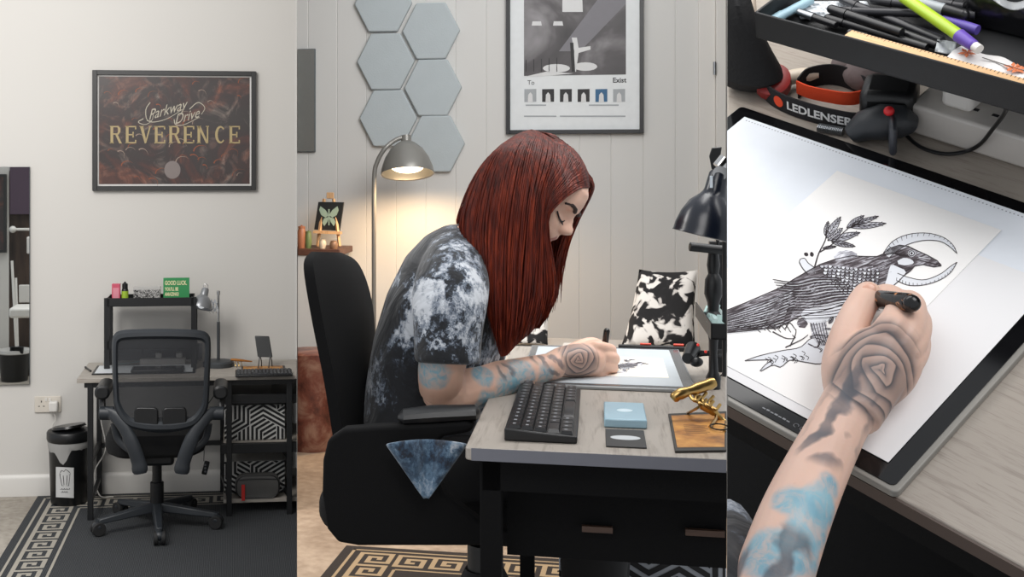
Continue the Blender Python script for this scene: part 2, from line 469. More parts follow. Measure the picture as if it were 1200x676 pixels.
# ------------------------------------------------------------------ the woman
S = 1.13                                # she is a little larger than life so that she fills the photograph at this distance
P = wl
def skin_mat(name, base='d6aa94', alt='e3bda8', tattoos=None):
    n = Nodes(name); v = n.co()
    col = n.mix(n.noise(v, 22, 4), base, alt)
    sp = n.ramp(n.vor(v, 60), [(0, .75), (.10, 0.)])
    col = n.mix(n.math('MULTIPLY', sp, n.ramp(n.noise(v, 12, 2), [(.5, 0.), (.6, .6)])), col, 'a8654c')
    col = tattoos(n, col) if tattoos else col
    n.bump(n.noise(v, 400, 2), .12, .001)
    n.b.inputs['Subsurface Weight'].default_value = .12; n.b.inputs['Subsurface Radius'].default_value = (.01, .004, .002)
    return n.out(col, .5)
def rose(n, col, c, r, ax='Y'):
    """shaded rose: petals wound in a scalloped spiral round c, drawn in the plane across the axis ax"""
    vec = n.co(loc=tuple(-x for x in c))
    sp = n.n('ShaderNodeSeparateXYZ'); n.put(sp, 0, vec)
    x = sp.outputs[0]; y = sp.outputs[ax]
    rho = n.math('MULTIPLY', n.math('SQRT', n.math('ADD', n.math('MULTIPLY', x, x), n.math('MULTIPLY', y, y))), 1/r)
    th = n.math('ARCTAN2', y, x)
    nz = n.math('MULTIPLY', n.noise(vec, 1.6/r, 1), .5)
    sc_ = n.math('ABSOLUTE', n.math('SINE', n.math('ADD', n.math('MULTIPLY', th, 1.5), n.math('MULTIPLY', rho, 4.5))))
    f = n.math('ADD', n.math('MULTIPLY', n.math('POWER', rho, .8), 5.2), n.math('MULTIPLY', th, -1/(2*PI)))
    f = n.math('FRACT', n.math('ADD', n.math('ADD', f, n.math('MULTIPLY', sc_, .42)), nz))
    shade = n.ramp(f, [(0, .95), (.08, .85), (.35, .5), (.7, .28), (.9, .22), (1, .9)])
    m = n.math('MULTIPLY', shade, n.blob(c, r*.8, r*1.12, r*.45))
    col = n.mix(n.math('MULTIPLY', n.blob(c, r*.75, r*1.15, r*.5), .28), col, '55565c')
    return n.mix(m, col, '3a3d44')
def arm_tats(n, col, blues, greys, lines=True, dens=1):
    for c, r in blues:
        m = n.blob(c, r*.6, r, r*.9)
        wv = n.ramp(n.noise(n.co(), 55, 4, .6, 1.5), [(.4, .45), (.6, .95)])
        col = n.mix(n.math('MULTIPLY', m, wv), col, n.mix(n.noise(n.co(), 30, 3), '3f7d98', '9cc3cd'))
    for c, r in greys:
        m = n.blob(c, r*.5, r, r*.9)
        wv = n.ramp(n.wave(n.co(rot=(.5, .6, .3)), 16, 7, 3, 1.2), [(.3, .05), (.75, .75)])
        col = n.mix(n.math('MULTIPLY', m, wv), col, '4b4d55')
    return col

CY0 = 2.83
def ring(c, ax_a, ax_b, ra, rb, n=28, p=2.0):
    out = []
    for j in range(n):
        t = 2*PI*j/n; ct, st = math.cos(t), math.sin(t)
        out.append(c+ax_a*(ra*math.copysign(abs(ct)**(2/p), ct))+ax_b*(rb*math.copysign(abs(st)**(2/p), st)))
    return out
YA = V((0, 1, 0))
def body_ring(bk, ft, hb, Y=CY0, p=2.2):
    a = W(bk[0], bk[1], Y); f = W(ft[0], ft[1], Y); c = (a+f)/2; ax = (f-a)
    return [FM.i @ q for q in ring(c, ax.normalized(), YA, ax.length/2, hb, p=p)]
def limb(b, pts, rad, n=18, ys=1.0, m=None):
    k = m or 4*(len(pts)-1)+1
    w = spline([W(*p) for p in pts], k); rr = [v[0] for v in spline([(r, 0, 0) for r in rad], k)]
    b.tube([FM.i @ q for q in w], rr, n, flat=ys); return b

# shirt: torso and near sleeve fused into one cloth surface
tie = Nodes('tie-dyed cotton')
v = tie.co(rot=(.2, .5, .4))
ds = tie.noise(tie.co(), 3.6, 3, .55, .6)
dw = tie.n('ShaderNodeVectorMath', operation='MULTIPLY_ADD')
nz = tie.n('ShaderNodeTexNoise'); tie.put(nz, 'Vector', v); tie.put(nz, 'Scale', 15.); tie.put(nz, 'Detail', 6.); tie.put(nz, 'Roughness', .7)
tie.put(dw, 0, nz.outputs[1]); dw.inputs[1].default_value = (.22, .22, .22); tie.put(dw, 2, v)
m1 = tie.noise(dw.outputs[0], 6.5, 4, .62, .3)
m2 = tie.noise(tie.co(scale=(1, 1, .45), rot=(0, .5, 0)), 34, 5, .65, 1.2)
mm = tie.math('ADD', tie.math('MULTIPLY', m1, .72), tie.math('MULTIPLY', m2, .28))
c = tie.ramp(mm, [(.475, '121419'), (.515, '232831'), (.545, '66707e'), (.61, 'c4c8ce')])
tie.bump(tie.noise(tie.co(), 9, 3, .5, 1.2), .5, .03)
tie.out(c, .85); tie.b.inputs['Sheen Weight'].default_value = .2
tie_dye = tie.mt
tie_dye2 = tie_dye.copy(); tie_dye2.name = 'tie-dyed cotton hem'
for nd in tie_dye2.node_tree.nodes:
    if nd.type == 'VALTORGB':
        for e, p in zip(nd.color_ramp.elements, (.40, .45, .52, .62)): e.position = p
        nd.color_ramp.elements[0].color = s2l('1a2230'); nd.color_ramp.elements[1].color = s2l('2c4258'); nd.color_ramp.elements[2].color = s2l('5a7389')

tb = [((541, 262), (590, 283), .075), ((522, 264), (594, 298), .12), ((499, 276), (598, 322), .165), ((475, 301), (598, 352), .18),
      ((453, 345), (594, 385), .18), ((438, 395), (584, 420), .175), ((429, 448), (572, 455), .17), ((424, 492), (560, 500), .17), ((432, 540), (550, 545), .18), ((448, 556), (540, 560), .16)]
b = M().rings([body_ring(a, f, h) for a, f, h in tb])
limb(b, [(538, 300, 2.76), (531, 326, 2.67), (527, 352, 2.61), (525, 388, 2.59), (524, 426, 2.58)], [.07, .083, .084, .076, .072])
limb(b, [(540, 296, 2.92), (552, 330, 2.96), (558, 385, 2.97), (560, 425, 2.97)], [.07, .08, .078, .07])
WM = Thing(FM, 'person', 'woman with long red hair in a tie-dyed t-shirt, seated and drawing at the desk', 'person', FM.i @ V((.13, 2.8, ZM)))
WM.part('shirt', b, tie_dye, remesh=.0075, smooth=10)
# shirt tail hanging over the seat
fl = [[(458, 528), (462, 528)], ]
def tail(u, v):
    x0, x1 = lerp(452, 497, v), lerp(548, 502, v); y = lerp(520, 584, v)-6*math.sin(u*PI)*(1-v)
    q = W(lerp(x0, x1, u), y, 2.385-.02*math.sin(u*9)*(1-v)); return FM.i @ q
b = M().grid(tail, 24, 16)
WM.part('shirt_tail', b, tie_dye2, solid=.006, smooth=2, label='lower corner of the shirt hanging over the seat side')

# body: head, neck, arms, hand, legs -- one continuous surface
HCW = W(626, 231, 2.80)                        # middle of the head
def hv(px, py): return W(px, py, 2.80)
HU = (hv(684, 200)-hv(626, 281)).normalized()  # up through the crown: she looks down at the sheet
HF = V((0, -1, 0)).cross(HU); HF = HF if HF.x > 0 else -HF
HF.normalize(); HSd = V((0, -1, 0))            # towards the camera
yaw = Matrix.Rotation(math.radians(23), 3, HU)  # face turned a little to the camera
if (yaw @ HF).y > 0: yaw = yaw.inverted()
HF = yaw @ HF; HSd = yaw @ HSd
def hp(f, s, u, c=None): return FM.i @ ((HCW if c is None else c)+(HF*f+HSd*s+HU*u)*S)
# forward reach of the profile by height (head units in metres before scaling)
PROF = [(-.118, .040), (-.106, .066), (-.094, .078), (-.084, .079), (-.074, .073), (-.066, .080), (-.060, .084), (-.054, .079), (-.048, .087), (-.041, .088), (-.033, .083), (-.027, .086),
        (-.018, .088), (.000, .086), (.012, .085), (.025, .092), (.04, .094), (.06, .092), (.08, .080), (.10, .055), (.118, .0)]
def nose(u):
    return curve1([(-.034, 0), (-.027, .017), (-.020, .0235), (-.012, .021), (.0, .0135), (.012, .009), (.024, .002), (.03, 0)], u)
def head_pt(th, u):
    """th from the face (0) round to the back (pi)"""
    uu = max(-1, min(1, (u-.005)/.122))
    if u > .0: hw = .078*math.sqrt(max(0, 1-((u-.01)/.115)**2)) if u > .01 else .078
    else: hw = curve1([(-.118, .030), (-.10, .047), (-.07, .060), (-.03, .072), (0, .0775)], u)
    F = curve1(PROF, u)
    Bk = curve1([(-.118, .02), (-.09, .045), (-.05, .075), (0, .098), (.04, .103), (.08, .085), (.10, .06), (.118, 0)], u)
    c, s_ = math.cos(th), math.sin(th)
    if c > 0:
        f = F*abs(c)**.85; s = hw*math.copysign(abs(s_)**.9, s_)
    else: f = -Bk*abs(c)**.9; s = hw*math.copysign(abs(s_)**.85, s_)
    if c > 0:
        s0 = s
        f += nose(u)*math.exp(-(s0/(.010+.007*sm(.0, -.025, u)))**2)
        # nostril wings
        f += .006*math.exp(-((abs(s0)-.014)/.006)**2-((u+.026)/.008)**2)
        # eye sockets and lids
        f -= .013*math.exp(-((abs(s0)-.030)/.016)**2-((u-.002)/.014)**2)
        f += .009*math.exp(-((abs(s0)-.031)/.012)**2-((u+.002)/.009)**2)
        f += .004*math.exp(-((abs(s0)-.030)/.02)**2-((u-.022)/.008)**2)
        f += .006*math.exp(-((abs(s0)-.042)/.018)**2-((u+.03)/.018)**2)
        f -= .006*math.exp(-((abs(s0)-.035)/.014)**2-((u+.062)/.016)**2)
    return f, s
def head(b):
    us = [-.118+.236*i/72 for i in range(73)]
    rs = []
    for u in us:
        r = []
        for j in range(72):
            th = 2*PI*j/72; f, s = head_pt(th, max(-.1175, min(.1172, u))); r.append(hp(f, s, u))
        rs.append(r)
    b.rings(rs)
b = M(); head(b)
# neck
nk = [hp(-.03, 0, -.03), hp(-.04, 0, -.09), FM.i @ W(566, 285, 2.8), FM.i @ W(545, 312, 2.8)]
b.tube(spline(nk, 12), [.066*S]*4+[.062*S]*4+[.07*S]*4, 24)
b.rings([body_ring(a, f, h-.03) for (a, f, h) in [((515, 285), (585, 312), .13), ((490, 310), (585, 345), .14), ((465, 350), (580, 385), .15), ((450, 420), (570, 430), .145), ((440, 500), (550, 505), .14), ((440, 560), (540, 565), .14)]])
# arms
limb(b, [(540, 318, 2.76), (529, 350, 2.64), (523, 395, 2.585), (517, 435, 2.60), (515, 458, 2.63)], [.045, .056, .055, .051, .045])
limb(b, [(519, 452, 2.63), (527, 461, 2.655), (560, 452, 2.70), (600, 441, 2.75), (630, 433, 2.80), (652, 428, 2.84)], [.050, .0545, .050, .040, .034, .0315])
limb(b, [(548, 315, 2.93), (558, 380, 2.96), (560, 440, 2.96), (585, 490, 2.94), (620, 515, 2.93), (650, 530, 2.93)], [.055, .05, .045, .042, .034, .03])
# near hand: back of the hand towards the camera, fingers folded round the pen
def hnd(pts, rad, n=12, m=None, ys=1): limb(b, pts, rad, n, ys, m)
hnd([(646, 428, 2.84), (660, 424, 2.865), (680, 422, 2.885), (697, 421, 2.90), (702, 421, 2.905)], [.031, .037, .041, .038, .026], 20)
kn = [(700, 406), (703, 416.5), (702, 427.5), (696, 437.5)]
for k, (x, y) in enumerate(kn):
    L = (1, 1.06, 1, .82)[k]; r = (.0115, .012, .0115, .0105)[k]*1.12
    hnd([(x-16, y+2, 2.90), (x, y, 2.885+.003*k), (x+9*L, y+1.5, 2.895), (x+16.5*L, y+3.5, 2.925), (x+14*L, y+6.5, 2.96), (x+4*L, y+7.5, 2.972)], [r*1.1, r*1.12, r*1.05, r, r*.95, r*.8], 12)
hnd([(662, 416, 2.92), (680, 406, 2.95), (695, 402, 2.97), (707, 408, 2.975), (711, 414, 2.975)], [.02, .017, .015, .0135, .011], 12)
# legs
for dy, px in ((-.12, 0), (.12, 6)):
    Y = 2.80+dy
    limb(b, [(470+px, 575, Y), (560+px, 570, Y), (650+px, 578, Y), (690+px, 590, Y), (694+px, 660, Y), (690+px, 760, Y)], [.10, .098, .085, .07, .062, .05])
BODY = FM.i
skin_w = skin_mat('skin with arm tattoos', tattoos=lambda n, c: n.mix(n.blob(tuple(WM.inv @ hp(.085, 0, -.054)), .012, .02, 0), arm_tats(n, rose(n, c, tuple(WM.inv @ P(678, 421, 2.845)), .055, 2),
    [(tuple(WM.inv @ P(x, y, Y)), r) for x, y, Y, r in ((505, 430, 2.56, .055), (566, 438, 2.66, .034), (588, 455, 2.70, .045), (612, 438, 2.72, .052), (634, 440, 2.78, .038), (566, 470, 2.66, .038), (560, 420, 2.68, .024))],
    [(tuple(WM.inv @ P(x, y, Y)), r) for x, y, Y, r in ((592, 435, 2.70, .03), (648, 428, 2.80, .04), (630, 420, 2.78, .03))]), 'a05a4f'))
o = WM.part('body', b, skin_w, remesh=.0036, smooth=3)
# black trousers over the legs
b = M()
for dy, px in ((-.12, 0), (.12, 6)):
    Y = 2.80+dy
    limb(b, [(455+px, 572, Y), (560+px, 570, Y), (650+px, 578, Y), (692+px, 592, Y), (696+px, 660, Y), (692+px, 790, Y)], [.12, .112, .098, .084, .075, .065])
WM.part('trousers', b, black_fabric, remesh=.009, smooth=4)
b = M()
for dy, px in ((-.12, 0), (.12, 6)):
    q = FM.i @ W(694+px, 760, 2.80+dy); q.z = 0
    b.ell(q+V((.05, 0, .045)), (.14, .05, .05)); b.bx(q.x-.08, q.x+.18, q.y-.045, q.y+.045, 0, .03)
WM.part('shoe', b, black_plastic, bev=.01)

# face details lying on the head surface
def on_face(s, u, off=.0):
    best = min((abs(head_pt(t, u)[1]-s), t) for t in [k*.01 for k in range(0, 160)]) if s >= 0 else None
    if best: f, ss = head_pt(best[1], u)
    else:
        best = min((abs(head_pt(-t, u)[1]-s), t) for t in [k*.01 for k in range(0, 160)]); f, ss = head_pt(-best[1], u)
    return hp(f+off, ss+off*(.8 if s > 0 else -.8), u)
dark_hair = mat('dark brow hair', '2a1712', .7)
for sgn in (1, -1):
    pts = [on_face(sgn*x, u, .0015) for x, u in ((.012, .0185), (.018, .021), (.028, .0245), (.040, .0265), (.052, .0215))]
    WM.part('eyebrow', M().tube(spline(pts, 18), [.0026*S]*3+[.0046*S]*6+[.0040*S]*5+[.0022*S]*4, 8), dark_hair)
    pts = [on_face(sgn*x, u, .0015) for x, u in ((.017, -.006), (.024, -.0105), (.032, -.0115), (.041, -.0085), (.050, -.001))]
    b = M().tube(spline(pts, 14), [.0010*S]*3+[.0016*S]*6+[.0018*S]*5, 6)
    for k in range(9):
        q = spline(pts, 14)[k+4]; b.tube([q, q+FM.i.to_3x3() @ (HF*.007-HU*.005+HSd*.003*sgn)*S], [.0011, .0003], 5)
    WM.part('eyelashes', b, ink)
# hair -------------------------------------------------------------------
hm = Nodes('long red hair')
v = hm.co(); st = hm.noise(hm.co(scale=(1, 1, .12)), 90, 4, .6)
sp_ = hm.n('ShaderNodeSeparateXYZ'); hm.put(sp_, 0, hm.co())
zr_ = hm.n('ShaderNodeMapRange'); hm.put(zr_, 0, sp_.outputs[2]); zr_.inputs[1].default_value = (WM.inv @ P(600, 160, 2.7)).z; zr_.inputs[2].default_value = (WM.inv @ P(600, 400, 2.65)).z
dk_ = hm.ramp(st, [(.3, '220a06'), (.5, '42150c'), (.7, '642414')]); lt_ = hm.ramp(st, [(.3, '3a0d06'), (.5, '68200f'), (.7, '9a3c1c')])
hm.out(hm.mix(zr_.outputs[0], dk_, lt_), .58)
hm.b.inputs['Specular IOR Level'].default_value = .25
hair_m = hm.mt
# each guide runs from the parting to the tips: (px, py, Y)
G = [
 [(600, 163, 2.80), (572, 185, 2.74), (552, 215, 2.72), (539, 250, 2.71), (537, 262, 2.72), (541, 258, 2.76)],
 [(606, 158, 2.79), (580, 178, 2.71), (562, 215, 2.69), (551, 262, 2.68), (556, 310, 2.67), (566, 350, 2.66)],
 [(612, 155, 2.79), (590, 176, 2.70), (574, 220, 2.67), (566, 275, 2.66), (571, 335, 2.64), (581, 400, 2.64)],
 [(619, 153, 2.79), (602, 176, 2.69), (590, 225, 2.655), (583, 285, 2.65), (583, 350, 2.63), (586, 418, 2.63)],
 [(627, 153, 2.79), (616, 178, 2.69), (606, 230, 2.645), (600, 290, 2.64), (598, 355, 2.63), (594, 417, 2.63)],
 [(637, 157, 2.79), (632, 182, 2.69), (622, 235, 2.645), (616, 295, 2.645), (611, 355, 2.64), (602, 408, 2.64)],
 [(648, 163, 2.79), (648, 186, 2.69), (634, 232, 2.65), (629, 295, 2.655), (623, 352, 2.65), (610, 400, 2.65)],
 [(660, 174, 2.79), (658, 196, 2.70), (640, 228, 2.665), (634, 290, 2.675), (634, 350, 2.67), (620, 392, 2.67)],
 [(671, 190, 2.78), (665, 208, 2.705), (645, 234, 2.665), (636, 265, 2.67), (640, 335, 2.69), (630, 382, 2.69)],
 [(681, 209, 2.76), (668, 217, 2.70), (647, 238, 2.67), (638, 262, 2.675), (645, 335, 2.70), (636, 372, 2.70)],
 [(688, 220, 2.775), (677, 222, 2.71), (652, 240, 2.675), (639, 264, 2.675), (648, 335, 2.70), (639, 366, 2.70)],
]
FARG = [
 [(606, 157, 2.82), (590, 172, 2.88), (575, 230, 2.93), (560, 300, 2.95), (566, 350, 2.95), (575, 380, 2.95)],
 [(622, 152, 2.82), (626, 162, 2.88), (620, 230, 2.94), (610, 300, 2.95), (600, 350, 2.95), (600, 395, 2.95)],
 [(640, 156, 2.82), (655, 166, 2.88), (652, 220, 2.93), (640, 290, 2.93), (634, 350, 2.93), (625, 385, 2.93)],
 [(655, 166, 2.82), (676, 182, 2.87), (674, 225, 2.915), (660, 280, 2.91), (645, 340, 2.90), (632, 385, 2.9)],
 [(668, 182, 2.82), (690, 205, 2.855), (686, 232, 2.90), (661, 285, 2.89), (652, 340, 2.88), (643, 370, 2.88)],
 [(674, 196, 2.80), (692, 210, 2.82), (691, 226, 2.86), (672, 262, 2.90), (657, 300, 2.885), (655, 345, 2.88)],
 [(683, 207, 2.785), (694, 216, 2.795), (691, 230, 2.83), (670, 270, 2.885), (657, 310, 2.88), (654, 340, 2.88)],
]
def gpoint(GG, a, t, n=40):
    key = id(GG)
    if key not in gcache: gcache[key] = [spline(g, n+1) for g in GG]
    L = gcache[key]; x = a*(len(L)-1); i = min(int(x), len(L)-2); k = t*n; j = min(int(k), n-1)
    f = lambda g: g[j].lerp(g[j+1], k-j)
    return f(L[i]).lerp(f(L[i+1]), x-i)
gcache = {}
HE = FM.m @ hp(-.004, 0, .004)
def wq(p):
    q = W(p.x, p.y, p.z); d = q-HE
    a = V((d.dot(HF)/(.108*S), d.dot(HSd)/(.086*S), d.dot(HU)/(.125*S)))
    L = a.length
    if L < 1 and a.z > -.45:                      # hair lies on the skull, never under it
        q = HE+d*(1/max(L, .2))
    return FM.i @ q
rnd = random.Random(3)
b = M()
b.grid(lambda u, v: wq(gpoint(G, u, v)+V((0, 0, .012))), 32, 36)
b.grid(lambda u, v: wq(gpoint(FARG, u, v)), 20, 36)
# crown cap closing the back of the head
def strands(GG, N, dY, tlo=.82):
    for k in range(N):
        a = rnd.random(); t1 = rnd.uniform(tlo, 1.0); w = rnd.gauss(0, .8); dy = rnd.uniform(-.012, .010)
        ph = rnd.random()*6; pts = []; am = rnd.uniform(.2, 1.6)
        for q in range(15):
            t = t1*q/14; p = gpoint(GG, max(0, min(1, a+.012*math.sin(ph+t*3)*t)), t).copy()
            p.x += (w*3+am*math.sin(ph+t*5))*t; p.z += dy*min(1, t*5)+dY
            p.y += 5*t**4*rnd.uniform(0, 1) if q == 14 else 0
            pts.append(wq(p))
        r = rnd.uniform(.0014, .003); b.tube(pts, [r*.6]+[r]*10+[r*.8, r*.6, r*.4, r*.15], 4)
strands(G, 620, 0)
strands(FARG, 240, 0)
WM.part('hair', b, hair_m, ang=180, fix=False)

# pen in the hand
b = M(); p0 = P(711, 388, 2.93); p1 = P(704, 440, 2.955)
b.cyl(p0, p0.lerp(p1, .8), .0078, .0078, 16).cyl(p0.lerp(p1, .8), p1, .007, .0012, 16).ell(p0, .0078)
single(FM, 'pen', b, mat('glossy black pen', '17130f', .2), 'thick black pen held in the fist of the woman', 'pen', p1)

# ------------------------------------------------------------------ patterns shared by several things
def clip_poly(poly, x0, x1, y0, y1):
    for ax, lim, sg in ((0, x0, 1), (0, x1, -1), (1, y0, 1), (1, y1, -1)):
        out = []
        for i in range(len(poly)):
            a, b = poly[i-1], poly[i]; da, db = (a[ax]-lim)*sg, (b[ax]-lim)*sg
            if (da >= 0) != (db >= 0):
                t = da/(da-db); out.append((a[0]+(b[0]-a[0])*t, a[1]+(b[1]-a[1])*t))
            if db >= 0: out.append(b)
        poly = out
        if not poly: return []
    return poly
def hexmaze(b, w, h, R, T, seed=1, n=3):
    """black lines on a pale box front: hexagons of three rhombi, each ruled along one of its sides"""
    r = random.Random(seed); dx, dy = R*math.sqrt(3), R*1.5
    for j in range(-1, int(h/dy)+2):
        for i in range(-1, int(w/dx)+2):
            cx, cy = i*dx+(dx/2 if j % 2 else 0), j*dy; flip = r.random() < .5
            for k in range(3):
                a0 = PI/6+(PI/3 if flip else 0)+k*2*PI/3
                e1 = (R*math.cos(a0), R*math.sin(a0)); e2 = (R*math.cos(a0+2*PI/3), R*math.sin(a0+2*PI/3))
                if r.random() < .5: e1, e2 = e2, e1
                for q in range(n):
                    u0, u1 = (q+.22)/n, (q+.78)/n
                    P_ = [(cx+e1[0]*u+e2[0]*v_, cy+e1[1]*u+e2[1]*v_) for u, v_ in ((u0, 0), (u1, 0), (u1, 1), (u0, 1))]
                    P_ = clip_poly(P_, 0, w, 0, h)
                    if len(P_) > 2: b.add([(x, y, 0) for x, y in P_], [tuple(range(len(P_)))], T)
def stroke(b, pts, w, f, w1=None):
    """flat tapering pen line through pts, f takes drawing coordinates into space"""
    n = len(pts)
    L, Rr = [], []
    for i, p in enumerate(pts):
        a, c = pts[max(i-1, 0)], pts[min(i+1, n-1)]; dx, dy = c[0]-a[0], c[1]-a[1]; d = math.hypot(dx, dy) or 1
        ww = (w+((w if w1 is None else w1)-w)*i/max(1, n-1))/2
        L.append((p[0]-dy/d*ww, p[1]+dx/d*ww)); Rr.append((p[0]+dy/d*ww, p[1]-dx/d*ww))
    for i in range(n-1):
        b.add([f(*q) for q in (L[i], L[i+1], Rr[i+1], Rr[i])], [(0, 1, 2, 3)])
def sp2(pts, n=10): return [(p.x, p.y) for p in spline([(x, y, 0) for x, y in pts], n)]
def greek(b, o, ux, uy, n, s):
    """n units of the key pattern from o along ux; s is one cell, seven cells to a unit"""
    o = V(o); ux = V(ux); uy = V(uy); f = lambda x, y: o+ux*(x*s)+uy*(y*s)
    def seg(x0, y0, x1, y1):
        b.add([f(x0-.0, y0), f(x1, y0), f(x1, y1), f(x0, y1)], [(0, 1, 2, 3)])
    for k in range(n):
        x = k*7
        for q in ((0, 0, 7, 1), (0, 1, 1, 7), (1, 6, 6, 7), (5, 2, 6, 6), (2, 2, 5, 3), (2, 3, 3, 5), (3, 4, 4, 5)):
            seg(x+q[0], q[1], x+q[2], q[3])

def crow(f, fine=1):
    """the pen drawing: crow on a branch with leaves and a crescent moon; f(x, y, layer) takes it on to the sheet"""
    b = M(); r = random.Random(5)
    F = lambda l: (lambda x, y: f(x, y, l))
    def poly(pts, c, l): b.c = c; b.add([f(x, y, l) for x, y in pts], [tuple(range(len(pts)))])
    def line(pts, w, c=0, l=4, w1=None, n=10): b.c = c; stroke(b, sp2(pts, n), w, F(l), w1)
    def leaf(p, q, w, c=2):
        dx, dy = q[0]-p[0], q[1]-p[1]; d = math.hypot(dx, dy); nx, ny = -dy/d*w, dx/d*w
        A = [(p[0]+dx*t+nx*math.sin(PI*t)**.8*(1-t*.3), p[1]+dy*t+ny*math.sin(PI*t)**.8*(1-t*.3)) for t in [k/8 for k in range(9)]]
        B = [(p[0]+dx*t-nx*math.sin(PI*t)**.8*(1-t*.3), p[1]+dy*t-ny*math.sin(PI*t)**.8*(1-t*.3)) for t in [k/8 for k in range(8, -1, -1)]]
        poly(A+B[1:-1], c, 1); line([p, q], 2, n=3); b.c = 0; stroke(b, A, 2, F(4)); stroke(b, B, 2, F(4))
        for k in range(5):
            t = .2+.14*k; m = (p[0]+dx*t, p[1]+dy*t)
            for s_ in (1, -1): line([m, (m[0]+dx*.14+nx*.6*s_, m[1]+dy*.14+ny*.6*s_)], 1.6, n=3)
    # moon
    up = sp2([(500, 262), (530, 224), (580, 202), (640, 198), (692, 212), (722, 237), (734, 263)], 20)
    ui = sp2([(734, 263), (712, 242), (680, 224), (630, 221), (580, 233), (548, 252), (520, 275)], 20)
    lo = sp2([(734, 290), (714, 322), (680, 346), (630, 362), (580, 363), (542, 348)], 20)
    li = sp2([(545, 325), (580, 338), (630, 346), (680, 328), (712, 304), (734, 290)], 20)
    poly(up+ui[1:], 3, 1); poly(lo+li, 3, 1)
    for e in (up, ui, lo, li): b.c = 0; stroke(b, e, 2.2, F(4))
    for k in range(26):
        t = k/25; i = int(t*19)
        a, c = up[i], ui[19-i]; line([a, (a[0]*.6+c[0]*.4, a[1]*.6+c[1]*.4)], 1.6, n=3)
        a, c = lo[i], li[19-i]; line([a, (a[0]*.6+c[0]*.4, a[1]*.6+c[1]*.4)], 1.6, n=3)
    # leafy twig
    line([(283, 305), (296, 262), (316, 222), (322, 190)], 5, w1=3); line([(300, 258), (340, 232), (390, 182), (440, 165)], 4, w1=2)
    for p, q, w in (((318, 215), (366, 146), 14), ((316, 206), (326, 160), 9), ((324, 222), (372, 182), 12), ((334, 222), (428, 196), 13), ((336, 226), (412, 240), 10), ((384, 182), (440, 142), 12),
                    ((396, 180), (510, 167), 11), ((400, 174), (486, 144), 9), ((308, 246), (352, 240), 6), ((262, 268), (250, 262), 6), ((276, 272), (272, 258), 6), ((350, 478), (364, 458), 7), ((328, 484), (342, 462), 7), ((352, 496), (376, 470), 9)):
        leaf(p, q, w)
    poly([(234, 290), (238, 280), (252, 278), (262, 292), (284, 308), (286, 326), (262, 330), (244, 308)], 3, 1)
    line([(234, 290), (238, 280), (252, 278), (262, 292), (284, 308)], 2.5); line([(234, 290), (244, 308), (262, 330)], 3)
    # body
    body = [(500, 264), (520, 246), (552, 236), (580, 240), (606, 253), (640, 268), (672, 286), (684, 302), (660, 305), (628, 297), (600, 302), (586, 318), (566, 332), (552, 348), (530, 366), (505, 380), (478, 384),
            (450, 398), (400, 412), (340, 436), (286, 450), (235, 462), (200, 480), (160, 500), (100, 500), (40, 506), (-30, 520), (-30, 456), (60, 420), (130, 390), (180, 368), (215, 345), (262, 318), (300, 297), (350, 280), (400, 270), (450, 272), (480, 272)]
    poly(body, 1, 1); b.c = 0; stroke(b, body+[body[0]], 3, F(4))
    poly(sp2([(250, 440), (330, 424), (420, 402), (438, 412), (400, 440), (330, 474), (284, 486), (252, 474), (240, 456), (250, 440)], 24), 3, 2)
    poly(sp2([(500, 378), (512, 340), (524, 300), (548, 306), (572, 322), (540, 360), (510, 382)], 16), 3, 2)
    poly(sp2([(545, 286), (566, 276), (590, 282), (596, 294), (570, 300), (548, 296)], 12), 3, 2)
    poly(sp2([(342, 272), (360, 256), (392, 252), (420, 268), (380, 282), (350, 284)], 12), 2, 2)
    # scalloped wing coverts
    for j in range(9):
        for i in range(15-j//2):
            x = 292+i*13.6+j*6-(j % 2)*6.8+r.uniform(-1.2, 1.2); y = 296+j*10.4+i*1.6-.012*(i-7)**3+r.uniform(-1, 1)
            if x > 500-j*3 or y > 388 or x < 296+j*9: continue
            s_ = 7.4-.12*i; poly([(x-s_, y), (x-s_*.8, y+s_*.8), (x, y+s_*1.25), (x+s_*.8, y+s_*.8), (x+s_, y), (x, y-2)], 2 if (i+j) % 3 else 3, 2)
            b.c = 0; stroke(b, [(x-s_, y), (x-s_*.8, y+s_*.8), (x, y+s_*1.25), (x+s_*.8, y+s_*.8), (x+s_, y)], 3, F(4))
    # long wing and tail feathers
    for k in range(15):
        y0 = 322+k*8; x0 = 300+k*9
        p = [(x0+60, y0+18-k), (x0-20, y0+16), (x0-90, y0+30), (x0-150-k*4, y0+22+k)]
        line(p, 4.2, 0, 3, 2, 12)
        line([(q[0]+4, q[1]+4) for q in p], 2.6, 3 if k % 2 else 2, 3, .6, 12)
    for k in range(12):
        line([(235-k*3, 372+k*10), (130, 412+k*8), (-30, 466+k*4.6)], 4, 0, 3, 2.5, 12); line([(215-k*3, 376+k*10), (110, 424+k*7.4), (-30, 470+k*4.6)], 2.2, 3 if k % 3 else 2, 3, 1, 12)
    for k in range(260):                                     # short hatching over the plumage
        t = r.random(); x = lerp(60, 545, t); y = lerp(435, 268, t)+r.uniform(-2, 70 if t < .85 else 50)
        line([(x, y), (x-r.uniform(10, 20), y+r.uniform(3, 10))], 2, 0 if r.random() < .6 else 2, 3, .6, 3)
    for k in range(16): line([(505+k*3, 262+abs(k-8)), (520+k*4, 250+k*1.5), (548+k*3, 244+k*2)], 1.8, 0, 3, .6, 5)
    # beak and eye
    poly(sp2([(600, 268), (640, 270), (674, 288), (684, 302), (650, 304), (606, 294)], 16), 1, 2); line([(604, 282), (640, 290), (680, 300)], 3); line([(612, 274), (650, 280)], 2, 3)
